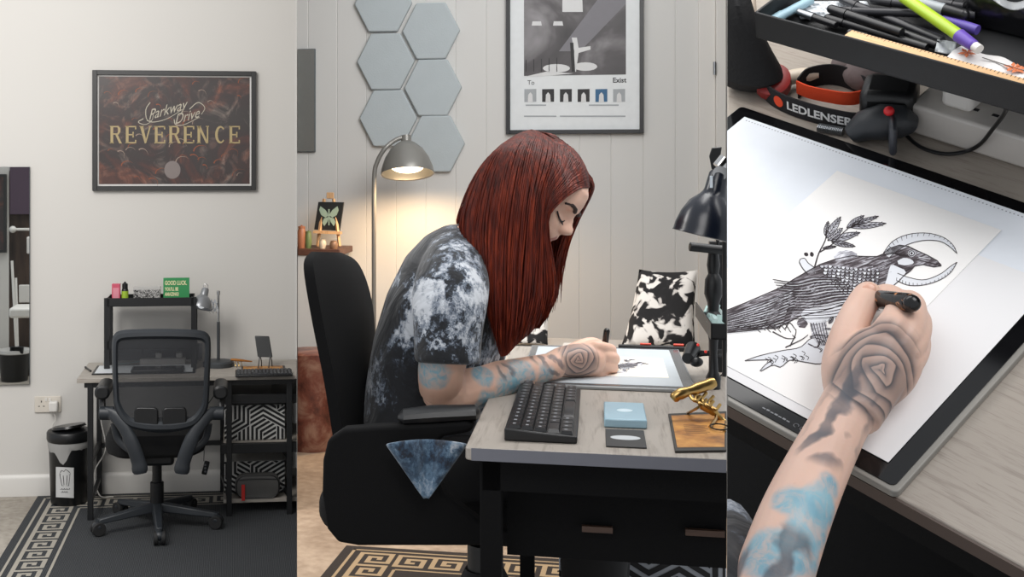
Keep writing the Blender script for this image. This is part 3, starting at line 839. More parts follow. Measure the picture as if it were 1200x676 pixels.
    poly([(590+12*math.cos(a), 262+11*math.sin(a)) for a in [k*PI/6 for k in range(12)]], 3, 3)
    b.c = 0; stroke(b, [(590+9*math.cos(a), 262+8*math.sin(a)) for a in [k*PI/6 for k in range(13)]], 3, F(4)); poly([(590+4*math.cos(a), 262+4*math.sin(a)) for a in [k*PI/6 for k in range(12)]], 0, 4)
    # tail underside curls, legs and feet
    for k in range(9): line([(30+k*20, 500), (60+k*18, 490-k), (96+k*16, 506+(k % 2)*6)], 4, 0, 3, 2)
    poly([(232, 470), (250, 462), (262, 486), (252, 498), (234, 496), (226, 484)], 1, 2)
    poly([(268, 482), (318, 470), (326, 520), (332, 552), (300, 556), (276, 530)], 2, 2)
    for k in range(6): line([(270+k*9, 482), (282+k*8, 520), (300+k*6, 552)], 2.4)
    for p in (((268, 528), (290, 520), (318, 524)), ((316, 500), (340, 505), (356, 530)), ((300, 540), (290, 560), (262, 548)), ((322, 545), (338, 560), (324, 586))): line(list(p), 8, 1, 2, 4); line(list(p), 2)
    # branch
    br = sp2([(62, 602), (110, 586), (180, 570), (236, 560), (270, 532), (300, 534), (326, 556), (318, 590), (300, 612), (250, 606), (205, 600), (176, 622), (150, 616), (110, 636), (130, 612), (150, 600), (100, 600), (62, 602)], 50)
    poly(br, 3, 1); b.c = 0; stroke(b, br, 2.4, F(4))
    for k in range(22):
        x = r.uniform(120, 310); y = 606-(x-120)*.16+r.uniform(-18, 8); line([(x, y), (x+10, y+6), (x+6, y+14)], 2)
    for p in (((205, 556), (222, 520), (224, 502)), ((222, 530), (212, 520)), ((190, 560), (240, 536), (262, 520)), ((150, 510), (190, 530), (220, 532)), ((360, 500), (330, 520), (318, 530))): line(list(p), 4, 0, 3, 2)
    return b
_a = FR.on(850-10, 372, .002, 2); _b = FR.on(1035, 305, .002, 2); _ang = math.atan2(_b.y-_a.y, _b.x-_a.x)
def hatch(name, stops, s1, s2, ang):
    n = Nodes(name); v = n.co(rot=(0, 0, -ang)); mp = n.n('ShaderNodeMapping'); n.put(mp, 0, v); mp.inputs['Scale'].default_value = (s1, s2, 1)
    a = n.noise(mp.outputs[0], 1, 3, .6, .6); b_ = n.noise(n.co(), 38, 3)
    return n.out(n.ramp(n.math('ADD', n.math('MULTIPLY', a, .6), n.math('MULTIPLY', b_, .4)), stops), .8)
draw_mats = [mat('drawn black ink', '2c2327', .8), hatch('hatched dark plumage', [(.40, '2a2226'), (.50, '5d555a'), (.60, 'b9b8bf')], 60, 420, _ang), hatch('hatched mid grey', [(.38, '5f5c63'), (.52, 'adadb5'), (.62, 'dedee3')], 110, 380, _ang), mat('drawn pale grey', 'd8dadf', .8)]
def c2px(x, y): return 850+x/2.703, 200+y/2.703

# ------------------------------------------------------------------ things on the middle desk
# light pad
p0 = oM(606, 455); p1 = oM(820, 457); y0, y1 = oM(700, 457).y, min(DL-.03, oM(740, 405).y)
x0, x1 = p0.x, p1.x-.01
LP = Thing(FM, 'light_pad', 'flat grey-framed light pad under the resting hand on the desk', 'light pad', ((x0+x1)/2, y0, DZ))
LP.part('housing', M().bx(x0, x1, y0, y1, DZ+.0005, DZ+.0085), mat('grey aluminium rim', '8f9192', .4, .4), bev=.002)
LP.part('bezel', M().bx(x0+.004, x1-.004, y0+.012, y1-.004, DZ+.0085, DZ+.0092), mat('dark grey glass bezel', '55585b', .15))
LP.part('panel', M().bx(x0+.02, x1-.028, y0+.03, y1-.03, DZ+.0092, DZ+.0097), mat('light panel glass', 'bcc3c8', .35))
ZP = DZ+.0098
# sheet with the drawing
a, c = oM(692, 446, ZP), oM(786, 443, ZP); d = oM(777, 420, ZP)
sx0, sx1, sy0, sy1 = a.x, c.x-.004, c.y, d.y
SH = Thing(FM, 'drawing_sheet', 'cream sheet with the crow drawing on the light pad under the fist', 'drawing', ((sx0+sx1)/2, sy0, ZP))
SH.part('sheet', M().bx(sx0, sx1, sy0, sy1, ZP, ZP+.0006), mat('cream drawing paper', 'efe9df', .8, vary=.01))
def mid_sheet(x, y, l):
    # the drawing seen from the right-hand side of the woman: its top faces away to the right
    u = (x+60)/860; v = (y-120)/540
    return V((lerp(sx0+.02, sx1-.02, u*.98+.02), lerp(sy1-.02, sy0+.02, v), ZP+.0007+l*.0001))
SH.part('drawing', crow(mid_sheet), draw_mats, fix=False, flat=True)
# pen tray at the far end of the pad
a, c = oM(724, 405), oM(799, 405)
T1 = Thing(FM, 'pen_case', 'slim black case with red tips lying past the far end of the light pad', 'case', (a.x, y1+.012, DZ))
T1.part('box', M().bx(a.x, c.x, y1+.006, min(DL-.002, y1+.03), DZ, DZ+.014), black_plastic, bev=.002)
T1.part('tip', M().cyl((c.x-.03, y1+.018, DZ+.0175), (c.x-.002, y1+.018, DZ+.0175), .0035), mat('red plastic', 'c23b26', .4))
T1.part('tip', M().cyl((a.x+.06, y1+.016, DZ+.0175), (a.x+.09, y1+.016, DZ+.0175), .003), mat('red plastic', 'c23b26', .4))

def keyboard(fr, label, base, rz, L, Wd, key_mat, body_mat, th=.022, rows=5, cols=14, scale=1):
    K = Thing(fr, 'keyboard', label, 'keyboard', base, rz)
    K.part('case', M().rings([[(x, -Wd/2, 0), (x, Wd/2, 0), (x, Wd/2, th), (x, -Wd/2, th*.55)] for x in (-L/2, L/2)]), body_mat, abs=False, bev=.003)
    pw, ph = (L-.012)/cols, (Wd-.014)/rows; me = None
    for r in range(rows):
        c = 0
        while c < cols:
            wk = 1
            if r == 0 and c == 4: wk = 5
            elif r == 1 and c == 0 or r == 3 and c == cols-2: wk = 2
            xc = -L/2+.006+(c+wk/2)*pw; yc = -Wd/2+.007+(r+.5)*ph; z = th*(.55+.45*(yc+Wd/2)/Wd)
            kb = M(); h = .007*scale; kx, ky = pw*wk*.46, ph*.45
            kb.rings([[(-kx, -ky, 0), (kx, -ky, 0), (kx, ky, 0), (-kx, ky, 0)], [(-kx*.86, -ky*.8, h), (kx*.86, -ky*.8, h), (kx*.86, ky*.86, h), (-kx*.86, ky*.86, h)]])
            kb.c = 1
            if wk == 1: kb.bx(-kx*.3, kx*.15, -ky*.1, ky*.4, h, h+.0002)
            o = K.part('key', kb, [key_mat, mat('key legend grey', '8c8f94', .6)], abs=False); o.location = (xc, yc, z)
            c += wk
    return K
# keyboard lies lengthwise along the desk, its back row towards the light
a, c, d = oM(577, 519), oM(676, 521), oM(688, 462)
kc = (oM(576, 519)+oM(688, 462))/2; L = oM(650, 462).y-oM(625, 519).y
rz = math.atan2(oM(688, 462).y-oM(675, 520).y, oM(688, 462).x-oM(675, 520).x)
kw = .135
keyboard(FM, 'black keyboard lying lengthwise at the near corner of the desk', (kc.x+.004, kc.y+.005, DZ+.0005), math.radians(90), L, kw, mat('worn black keycap', '1f1f21', .35), mat('black case plastic', '131314', .4), th=.024, cols=14)

# pale blue clear box and black card with a white oval
a, c, d = oM(708, 501), oM(758, 501), oM(757, 482)
b = M().bx(a.x, c.x, a.y, d.y, DZ+.0005, DZ+.018)
X = Thing(FM, 'plastic_case', 'small pale blue clear plastic case behind the black card', 'case', (a.x, a.y, DZ))
X.part('box', b, mat('pale blue plastic', '9dbccb', .25), bev=.003)
X.part('label', M().lathe([(.0001, 0), (.016, 0), (.016, .0004)], ((a.x+c.x)/2, (a.y+d.y)/2, DZ+.018)), mat('white sticker', 'c9dbe3', .5), label='round pale sticker')
a, c, d = oM(710, 524), oM(758, 526), oM(756, 506)
X = Thing(FM, 'card', 'small black card with a white oval at the near edge of the desk', 'card', (a.x, a.y, DZ))
X.part('card_sheet', M().bx(a.x, c.x, max(a.y, .01), d.y, DZ+.0005, DZ+.003), mat('black card', '2b2a2a', .5), bev=.0008)
b = M().add([((a.x+c.x)/2+.028*math.cos(k*PI/12), (max(a.y, .01)+d.y)/2+.019*math.sin(k*PI/12), DZ+.0032) for k in range(24)], [tuple(range(24))])
X.part('oval_print', b, mat('silver white print', 'c4c8cb', .4), flat=True)

# leather-look mat with parchment print
n = Nodes('scorched parchment print'); v = n.co()
cc = n.ramp(n.noise(v, 14, 5, .6), [(.3, '4a2d17'), (.45, 'a56c2c'), (.65, 'd3994a')])
n.out(cc, .5); parch = n.mt
q = [oM(783, 487), oM(852, 484), oM(853, 530), oM(791, 531)]
q[2].y = max(q[2].y, .012); q[3].y = max(q[3].y, .012)
X = Thing(FM, 'desk_mat', 'dark-edged parchment-print mat under the brass machine stand', 'mat', (q[3].x, q[3].y, DZ))
b = M().rings([[(p.x, p.y, DZ+.0005) for p in q], [(p.x, p.y, DZ+.0045) for p in q]]); b = clip_px(b, 851.3, False)
X.part('pad', b, mat('charcoal mat edge', '33302c', .7), bev=.001)
cx_, cy_ = sum(p.x for p in q)/4, sum(p.y for p in q)/4
b = M().add([(cx_+(p.x-cx_)*.9, cy_+(p.y-cy_)*.86, DZ+.0048) for p in q], [(0, 1, 2, 3)]); b = clip_px(b, 851.3, False)
X.part('printed_face', b, parch, flat=True)
b = M()
for k in range(6):
    y = cy_+.035-k*.014; b.add([(cx_-.028, y, DZ+.005), (cx_+.018-.006*(k % 2), y, DZ+.005), (cx_+.018-.006*(k % 2), y+.005, DZ+.005), (cx_-.028, y+.005, DZ+.005)], [(0, 1, 2, 3)])
X.part('printed_lines', b, mat('brown print', '6e4a22', .6), flat=True)

# brass machine stand: barrel, scroll legs, ring
X = Thing(FM, 'brass_pen_rest', 'ornate brass pen rest with curled legs standing on the parchment mat', 'pen rest', oM(838, 488, DZ+.005))
def pz(px, py, Y): return wl(px, py, Y)
b = M().tube(spline([pz(788, 468, 2.42), pz(796, 462, 2.42), (pz(818, 455, 2.43)), pz(837, 448, 2.44)], 12), [.007, .0105, .011, .0105, .012, .0105, .009, .0115, .012, .011, .0125, .010], 14)
X.part('barrel', b, brass)
for k, (px, py) in enumerate(((813, 470), (820, 474), (828, 476), (836, 480))):
    X.part('coil', M().tube(spline([pz(px, py-16, 2.43), pz(px-5, py-8, 2.42), pz(px+2, py, 2.41), pz(px+8, py-6, 2.42)], 14), .0035, 8), brass)
X.part('stem', M().tube(spline([pz(815, 462, 2.43), pz(822, 474, 2.42), pz(836, 482, 2.42), pz(846, 492, 2.42)], 14), [.006]*5+[.009]*5+[.006]*4, 10), brass)
for (a, c) in (((820, 476), (806, 484)), ((838, 484), (832, 500)), ((846, 490), (849, 505))):
    e = oM(c[0], c[1], DZ+.006)
    X.part('foot', M().tube(spline([pz(a[0], a[1], 2.42), pz((a[0]+c[0])/2+4, (a[1]+c[1])/2-2, 2.40), e], 10), .003, 8), brass)
rg = oM(843, 500, DZ+.009)
X.part('ring', M().tube([rg+V((.017*math.cos(t), .028*math.sin(t), 0)) for t in [k*PI/12 for k in range(24)]], .0016, 6, loop=True), mat('dark wire', '3a3128', .4, .8))

# black desk lamp
rim = W(825, 277, 2.62); ax = (W(843, 205, 2.62)-rim).normalized()
LA = Thing(FM, 'desk_lamp', 'black dome-shaded desk lamp hanging over the right end of the desk', 'lamp', oM(846, 440))
r = .068
prof = [(r*1.02, 0), (r, .004), (r*.99, .018), (r*.90, .045), (r*.72, .072), (r*.46, .090), (.026, .098), (.024, .104), (.0225, .14), (.019, .146), (.0, .147)]
inner = [(r*.96, .002), (r*.95, .018), (r*.86, .043), (r*.68, .068), (r*.4, .085), (0, .088)]
axm = FM.i.to_3x3() @ ax; rimm = FM.i @ rim
b = M().lathe(inner[::-1]+prof, rimm, axm, 40, cap=False)
navy = mat('blue-black enamel', '0e1420', .25, spec=.6)
sh = LA.part('lamp_shade', clip_px(b, 851.3, False), navy, ang=40)
LA.part('bulb', M().ell(rimm+axm*.03, .027), mat('frosted bulb', 'dfe3e6', .3, emit=.6), under=sh)
LA.part('neck_highlight', M().box(FM.i @ W(833.5, 213, 2.588), (.006, .004, .026), None), mat('painted slot highlight', 'cfd8e0', .3), under=sh, label='painted slot-shaped highlight on the lamp neck')  # pale sliver paints the bright highlight on the neck
LA.part('joint', clip_px(M().cyl(FM.i @ W(842, 196, 2.62), FM.i @ W(850, 186, 2.62), .014).cyl(FM.i @ W(844, 203, 2.60), FM.i @ W(844, 203, 2.64), .016), 851.3, False), chrome)
LA.part('pole', clip_px(M().cyl(FM.i @ W(849, 188, 2.68), FM.i @ W(849, 441, 2.68), .005), 851.3, False), black_metal)

# turned post, clamp and pouch
X = Thing(FM, 'microphone_arm', 'black clamp arm with a turned column behind the desk lamp shade', 'clamp arm', oM(842, 430))
b = M().cyl(wl(808, 289, 2.75), wl(847, 293, 2.75), .0105)
X.part('crossbar', b, black_metal, bev=.002)
prof = [(.016, 0), (.017, .02), (.011, .03), (.0085, .06), (.010, .08), (.014, .10), (.019, .112), (.019, .128), (.012, .135), (.014, .15), (.021, .165), (.019, .19), (.012, .20), (.015, .215), (.012, .235), (.009, .25)]
base = oM(840, 425); 
top = wl(836, 287, 2.78); base.x = top.x; base.y = top.y
X.part('column', M().lathe([(r_, z*(top.z-base.z)/.25) for r_, z in prof], base), black_plastic)
X.part('handle', clip_px(M().rings([[wl(834, 196, 2.78), wl(843, 198, 2.78), wl(843, 200, 2.76), wl(834, 199, 2.76)], [wl(831, 183, 2.78), wl(844, 186, 2.78), wl(844, 186, 2.76), wl(831, 183, 2.76)], [wl(834, 173, 2.78), wl(846, 172, 2.78), wl(846, 172, 2.76), wl(834, 173, 2.76)]]), 851.3, False), black_plastic, bev=.002)
X.part('rod', M().cyl(wl(841, 196, 2.78), wl(841, 290, 2.78), .004), black_metal)
# tray of the riser, its post
RS = Thing(FM, 'desk_riser', 'black metal riser tray with post at the right end of the desk', 'riser', oM(848, 425))
ta, tb_, tc = (814, 352), (833, 380), (832, 398)
yt0 = 2.60; yt1 = 3.05
zt = wl(833, 398, yt0).z; zt1 = wl(833, 379, yt0).z
xl = wl(833, 398, yt0).x; yn = wl(833, 398, yt0).y; yf = yn+.42
b = M().bx(xl, xl+.3, yn, yf, zt, zt+.004).bx(xl, xl+.003, yn, yf, zt, zt1).bx(xl, xl+.3, yn, yn+.003, zt, zt1)
RS.part('tray', clip_px(b, 851.3, False), black_metal)
RS.part('post', clip_px(M().bx(xl+.035, xl+.3, yf+.0, yf+.03, DZ, wl(845, 285, 2.95).z), 851.3, False), black_metal)
b = M(); rr = random.Random(4)
for k in range(9):
    x = xl+.012+rr.random()*.03; y = yn+.05+k*.038; b.box((x, y, zt1-.012+rr.random()*.01), (.022, .02, .018), Matrix.Rotation(rr.random()*3, 3, (1, 1, rr.random())))
single(FM, 'crystal_pieces', clip_px(b, 851.3, False), mat('pale green glass', 'a9c4c0', .1), 'pale green glass pieces lying in the riser tray', 'crystals', (xl+.02, yn+.1, zt+.004))['kind'] = 'stuff'
# head torch under the tray
HT = Thing(FM, 'head_torch', 'black head torch with red lights under the riser tray', 'head torch', oM(826, 430))
c = wl(828, 414, 2.92)
HT.part('strap', clip_px(M().tube([c+V((.04*math.cos(t), .035*math.sin(t), .004*math.sin(3*t))) for t in [k*PI/10 for k in range(20)]], .012, 8, loop=True, flat=.4), 851.3, False), black_fabric)
HT.part('lamp_body', M().cyl(wl(806, 420, 2.84), wl(812, 408, 2.9), .014, .018, 14).ell(wl(816, 424, 2.84), (.016, .014, .012)), black_plastic)
for p_ in ((827, 412), (835, 425), (818, 404)): HT.part('indicator', M().ell(wl(p_[0], p_[1], 2.80), .0035), mat('red light', 'e0382c', .4, emit=.4))
b = M().tube(spline([wl(836, 420, 2.84), oM(835, 436, DZ+.003), oM(845, 440, DZ+.003), wl(850, 428, 2.9)], 14), .0018, 6)
HT.part('cord', clip_px(b, 851.3, False), black_plastic)
# pale box behind on the desk right edge
# storage under the desk ------------------------------------------------
pale_box = mat('pale box fabric', '9fa4ab', .8); 
yb = wl(700, 660, 3.0).y; a = yM(655, 652, yb); c = yM(850, 656, yb)
SB = Thing(FM, 'storage_box', 'black and pale geometric patterned storage box on the floor under the desk', 'storage box', (a.x, yb, 0))
b = clip_px(M().bx(a.x, c.x+.05, yb, yb+.28, 0, a.z), 851.3, False)
SB.part('box_body', b, pale_box, bev=.003)
b = M(); hexmaze(b, c.x-a.x, a.z, .085, plane_T((a.x, yb-.0015, 0), (1, 0, 0), (0, 0, 1)), 3)
SB.part('printed_pattern', clip_px(b, 851.3, False), mat('black print', '17181a', .7), flat=True)
wood_shelf = wood('brown shelf edge', '3a2820', '4d382c', axis=0)
for (xa, xb, y_) in ((682, 718, 617), (803, 849, 621)):
    p_, q_ = yM(xa, y_, .095), yM(xb, y_, .095)
    D.part('shelf_strip', M().bx(p_.x, q_.x, .088, .0995, p_.z-.008, p_.z+.003), wood_shelf)

# ------------------------------------------------------------------ along the middle back wall
YW = 3.6
def wy(px, py, d=0): return FM.on(px, py, YW-d, 1)
felt = mat('blue-grey felt', 'b1b9bc', .95, vary=.05, scale=14, bump=.4, bs=150)
hexes = [(448.6, 4, 'topmost left'), (504.8, 36, 'topmost right'), (451.6, 72, 'middle left'), (507, 102.5, 'middle right'), (454.5, 138.5, 'lowest left, touching the lamp shade'), (510.5, 168.5, 'lowest right, above the warm lamp glow')]
for k, (cx, cy, wd) in enumerate(hexes):
    c = wy(cx, cy, .028); hw = (wy(cx+34, cy, .028)-c).x; hh = (wy(cx, cy-33, .028)-c).z
    pts = [(c.x+hw*x, c.z+hh*z) for x, z in ((1, 0), (.5, 1), (-.5, 1), (-1, 0), (-.5, -1), (.5, -1))]
    b = M().rings([[(x, YW-.028, z) for x, z in pts], [(x, YW-.001, z) for x, z in pts]])
    single(FM, 'acoustic_tile', b, felt, 'hexagonal blue-grey felt wall tile, the %s of the cluster' % wd, 'wall tile', (c.x, YW, c.z), 'hexagonal felt tiles on the boarded wall', bev=.006)

# framed film poster
a = wy(593, 157, .03); c = wy(754.5, 153, .03)
w_, zb = c.x-a.x, a.z
h_ = w_*1.46
PF = Thing(FM, 'framed_poster', 'black-framed white poster with a black and white stage photograph', 'framed poster', (a.x+w_/2, YW, zb))
def frame_ring(b, x0, x1, z0, z1, t, y0, y1):
    b.bx(x0, x0+t, y0, y1, z0, z1).bx(x1-t, x1, y0, y1, z0, z1).bx(x0+t, x1-t, y0, y1, z0, z0+t).bx(x0+t, x1-t, y0, y1, z1-t, z1); return b
PF.part('frame', frame_ring(M(), a.x, c.x, zb, zb+h_, .019, YW-.03, YW-.001), mat('black frame', '17181b', .4), bev=.001)
PF.part('mount', M().bx(a.x+.019, c.x-.019, YW-.012, YW-.001, zb+.019, zb+h_-.019), mat('white poster paper', 'd9dcdd', .6))
n = Nodes('grey stage photograph'); v = n.co()
n.out(n.ramp(n.noise(v, 3.2, 4, .55, .4), [(.3, '2a2729'), (.5, '4a4648'), (.68, '8c898b')]), .5); stage = n.mt
def pf(px, py, l): q = FM.on(px, py, YW-.0125-l*.0004, 1); return q
pa, pb = pf(614, 89, 1), pf(733.5, 86, 1)
ph = PF.part('photograph', M().bx(pa.x, pb.x, YW-.013, YW-.0122, pa.z, zb+h_-.06), stage)
b = M(); b.c = 0
b.sheet([pf(680, 60, 2), pf(655, 60, 2), pf(715, -20, 2), pf(735, -20, 2), pf(733, 5, 2)])
b.c = 1; b.sheet([pf(652+16*math.cos(t), 80+5*math.sin(t), 3) for t in [k*PI/8 for k in range(16)]]).sheet([pf(686+14*math.cos(t), 78+5*math.sin(t), 3) for t in [k*PI/8 for k in range(16)]]); b.sheet([pf(659, 14, 3), pf(683, 14, 3), pf(682, -12, 3), pf(659, -12, 3)])
for x in (629, 654): b.sheet([pf(x-6, 30, 3), pf(x+6, 30, 3), pf(x+5, 25, 3), pf(x-5, 25, 3)])
b.sheet([pf(670, 44, 3), pf(676, 44, 3), pf(678, 56, 3), pf(692, 54, 3), pf(692, 58, 3), pf(678, 62, 3), pf(675, 84, 3), pf(672, 84, 3), pf(673, 60, 3)])
b.sheet([pf(614, 90, 3), pf(640, 84, 3), pf(672, 86, 3), pf(640, 89, 3)])
b.c = 2; b.sheet([pf(668, 50, 4), pf(672, 50, 4), pf(674, 84, 4), pf(670, 84, 4)])
for k in range(5): b.sheet([pf(616+k*9, 70-k*.6, 3), pf(617+k*9, 70-k*.6, 3), pf(617+k*9, 84, 3), pf(616+k*9, 84, 3)])
PF.part('photo_figures', b, [mat('grey beam print', '77757a', .6), mat('white print', 'd0d0d0', .6), mat('dark print', '232124', .6)], flat=True)
b = M()
for k in range(6):
    x = 614.5+k*20.8
    b.c = 4 if k == 4 else 3 if k in (0, 5) else 0
    b.sheet([pf(x, 119.5, 2), pf(x+14, 119.2, 2), pf(x+14, 104.2, 2), pf(x, 104.5, 2)])
    b.c = 1
    b.sheet([pf(x+4, 119.5, 3), pf(x+10, 119.4, 3), pf(x+9.5, 111, 3), pf(x+7, 108, 3), pf(x+4.5, 111, 3)])
b.c = 0
put_text(b, 'To', .03, plane_T(pf(618, 97, 2), (1, 0, 0), (0, 0, 1)), align='LEFT')
put_text(b, 'Exist', .033, plane_T(pf(734, 94, 2), (1, 0, 0), (0, 0, 1)), align='RIGHT', bold=.0006)
b.c = 3
for y_, x_a, x_b in ((137, 614, 652), (137, 656, 733), (124, 616, 640), (124, 690, 725)): b.sheet([pf(x_a, y_, 2), pf(x_b, y_, 2), pf(x_b, y_-1.6, 2), pf(x_a, y_-1.6, 2)])
PF.part('printed_strip', b, [mat('dark print', '232124', .6), mat('white print', 'd0d0d0', .6), stage, mat('pale grey print', '9da1a4', .6), mat('blue print', '2f5f85', .6)], flat=True)

# narrow wall mirror at the left
a, c = wy(334, 178, .02), wy(369, 57, .02)
MI = Thing(FM, 'wall_mirror', 'narrow frameless mirror on the boarded wall left of the felt tiles', 'mirror', (c.x, YW, a.z))
MI.part('backing', clip_px(M().bx(a.x, c.x, YW-.018, YW-.001, a.z, c.z), 348.8), mat('mirror edge', '3d4a50', .3))
mirror_m = Nodes('mirror glass').out('e8ecec', .01, 1)
MI.part('glass', clip_px(M().bx(a.x+.002, c.x-.002, YW-.0195, YW-.018, a.z+.002, c.z-.002), 348.8), mirror_m)

# arc floor lamp
yl = 3.22
def ly(px, py, y=yl): return FM.on(px, py, y, 1)
rim = ly(477.5, 204); r = (ly(508, 204)-ly(477, 204)).x
FLm = Thing(FM, 'floor_lamp', 'grey arched floor lamp with a glowing shade below the felt tiles', 'floor lamp', (ly(438, 300).x, yl, 0))
k_ = r/.13
prof = [(r, 0), (r*1.0, .01*k_), (r*.97, .03*k_), (r*.84, .08*k_), (r*.62, .125*k_), (r*.36, .155*k_), (r*.2, .165*k_), (r*.19, .195*k_), (0, .197*k_)]
inn = [(r*.95, .003), (r*.93, .03*k_), (r*.8, .078*k_), (r*.57, .12*k_), (r*.3, .145*k_), (0, .15*k_)]
axs = V((-.08, .27, 1)).normalized()
grey_en = mat('grey enamel', '85837e', .35, .3)
sh = FLm.part('lamp_shade', M().lathe(inn[::-1]+prof, rim, axs, 40, cap=False), grey_en, ang=40)
FLm.part('bulb', M().ell(rim+axs*.035, (r*.62, r*.62, .03)), mat('glowing bulb', 'ffe2b8', .3, emit=7), under=sh)
tp = rim+axs*.19*k_
pole = spline([tp, ly(464, 163)+V((0, .03, 0)), ly(452, 173), ly(442, 190), ly(438.5, 212), ly(438.2, 300)], 30)
b = M().tube(pole+[V((pole[-1].x, yl, .02))], .0105, 12)
FLm.part('pole', b, grey_en)
FLm.part('base', M().lathe([(0, 0), (.15, 0), (.15, .016), (.14, .022), (.02, .03), (0, .03)], (pole[-1].x, yl, 0)), grey_en)
pl = bpy.data.lights.new('floor_lamp_light', 'SPOT'); pl.energy = 26; pl.color = (1, .68, .38); pl.shadow_soft_size = .07; pl.spot_size = math.radians(170); pl.spot_blend = .5
po = bpy.data.objects.new('floor_lamp_light', pl); COL.objects.link(po); po.location = FM.m @ (rim-axs*.01); po.rotation_euler = (0, 0, 0)

# shelf with the small easel picture and jars
zs = ly(380, 291, 3.35).z
xs0, xs1 = ly(340, 290, 3.35).x, ly(402, 290, 3.35).x
WS = Thing(FM, 'side_cabinet', 'dark narrow cabinet with small ornaments behind the office chair backrest', 'cabinet', (xs1-.1, 3.45, 0))
WS.part('top', clip_px(M().bx(xs0-.1, xs1, 3.28, 3.58, zs-.03, zs), 348.8), wood('dark red-brown wood', '3c211a', '5c3a2c', axis=0), bev=.003)
WS.part('carcass', clip_px(M().bx(xs0-.1, xs1-.015, 3.29, 3.57, 0, zs-.03), 348.8), wall_panel)
EA = Thing(FM, 'framed_picture', 'small black picture of a pale butterfly propped on a wooden easel', 'picture', (ly(386, 289, 3.4).x, 3.40, zs))
a, c = ly(370.5, 270, 3.42), ly(402, 237, 3.42)
tl = Matrix.Translation((0, 3.42, 0)) @ Matrix.Rotation(math.radians(-5), 4, 'Y')
def pp(px, py, l=0): q = FM.on(px, py, 3.42-.002*l, 1); return q
quad = [pp(368, 269), pp(398, 270.5), pp(403, 237), pp(373, 236.5)]
b = M().rings([[p+V((0, .0, 0)) for p in quad], [p+V((0, .014, 0)) for p in quad]])
EA.part('board', b, mat('black board', '14181a', .5), bev=.002)
b = M()
for sx in (1, -1):
    b.sheet([pp(385.5, 252, 1), pp(385.5+sx*4, 246, 1), pp(385.5+sx*10, 241.5, 1), pp(385.5+sx*11.5, 246, 1), pp(385.5+sx*9, 252, 1), pp(385.5+sx*4, 255, 1)])
    b.sheet([pp(385.5, 254, 1), pp(385.5+sx*6, 256, 1), pp(385.5+sx*8, 261, 1), pp(385.5+sx*5.5, 265, 1), pp(385.5+sx*2, 260, 1)])
b.sheet([pp(384.6, 245, 2), pp(386.4, 245, 2), pp(386.2, 264, 2), pp(384.8, 264, 2)])
EA.part('butterfly', b, mat('pale green wings', '8fa596', .7), flat=True)
ew = wood('light pine', 'b98d62', 'd0a77c', axis=2)
for xa, xb in ((372, 380), (398, 391)): EA.part('easel_leg', M().bar(FM.on(xa, 288.5, 3.40, 1)*1, FM.on(xb, 233, 3.445, 1), .012, .012), ew)
e = FM.on(387, 229, 3.45, 1)
EA.part('easel_head', M().box(e, (.035, .014, .03)), ew, bev=.003)
EA.part('ledge', M().bar(FM.on(368, 271.5, 3.40, 1), FM.on(400, 273, 3.40, 1), .04, .012), ew)
for k, (px, r_, h, col, lab) in enumerate(((353.5, .022, .11, 'a46a4c', 'terracotta jar at the left end of the cabinet'), (361.5, .016, .085, '6f7f4f', 'small green jar between the terracotta jar and the easel'), (378, .018, .045, 'd8c8b0', 'cream pot under the left side of the easel picture'), (391, .02, .04, '8a6a52', 'brown pot under the right side of the easel picture'))):
    q = ly(px, 289, 3.35 if k < 2 else 3.335)
    J = Thing(FM, 'jar', lab, 'jar', (q.x, q.y, zs))
    m_ = mat('glaze '+col, col, .4)
    J.part('jar_body', clip_px(M().lathe([(0, 0), (r_*.8, 0), (r_, h*.3), (r_*.95, h*.7), (r_*.7, h*.86), (0, h*.86)], (q.x, q.y, zs)), 348.8), m_)
    J.part('lid', clip_px(M().lathe([(0, h*.86), (r_*.78, h*.86), (r_*.78, h*.95), (r_*.2, h*.97), (r_*.2, h), (0, h)], (q.x, q.y, zs)), 348.8), m_)

# drum stool
q = FM.on(364.5, 524, 0, 2); r_ = (FM.on(396, 524, q.y, 1)-FM.on(364.5, 524, q.y, 1)).x; zt_ = FM.on(364.5, 412, q.y, 1).z
n = Nodes('mottled red-brown glaze'); v = n.co()
n.out(n.ramp(n.noise(v, 9, 6, .65, .5), [(.35, '3a1e18'), (.5, '6b3b2e'), (.65, '8d6a58')]), .3); drum = n.mt
b = M().lathe([(0, 0), (r_*.86, 0), (r_*.9, .01), (r_*.99, zt_*.3), (r_*1.02, zt_*.55), (r_*1.0, zt_*.85), (r_*1.03, zt_*.93), (r_*1.02, zt_), (r_*.9, zt_+.006), (0, zt_+.006)], (q.x, q.y, 0), n=40)
single(FM, 'drum_stool', clip_px(b, 348.8), drum, 'mottled red-brown ceramic drum stool on the floor behind the office chair', 'stool', (q.x, q.y, 0))

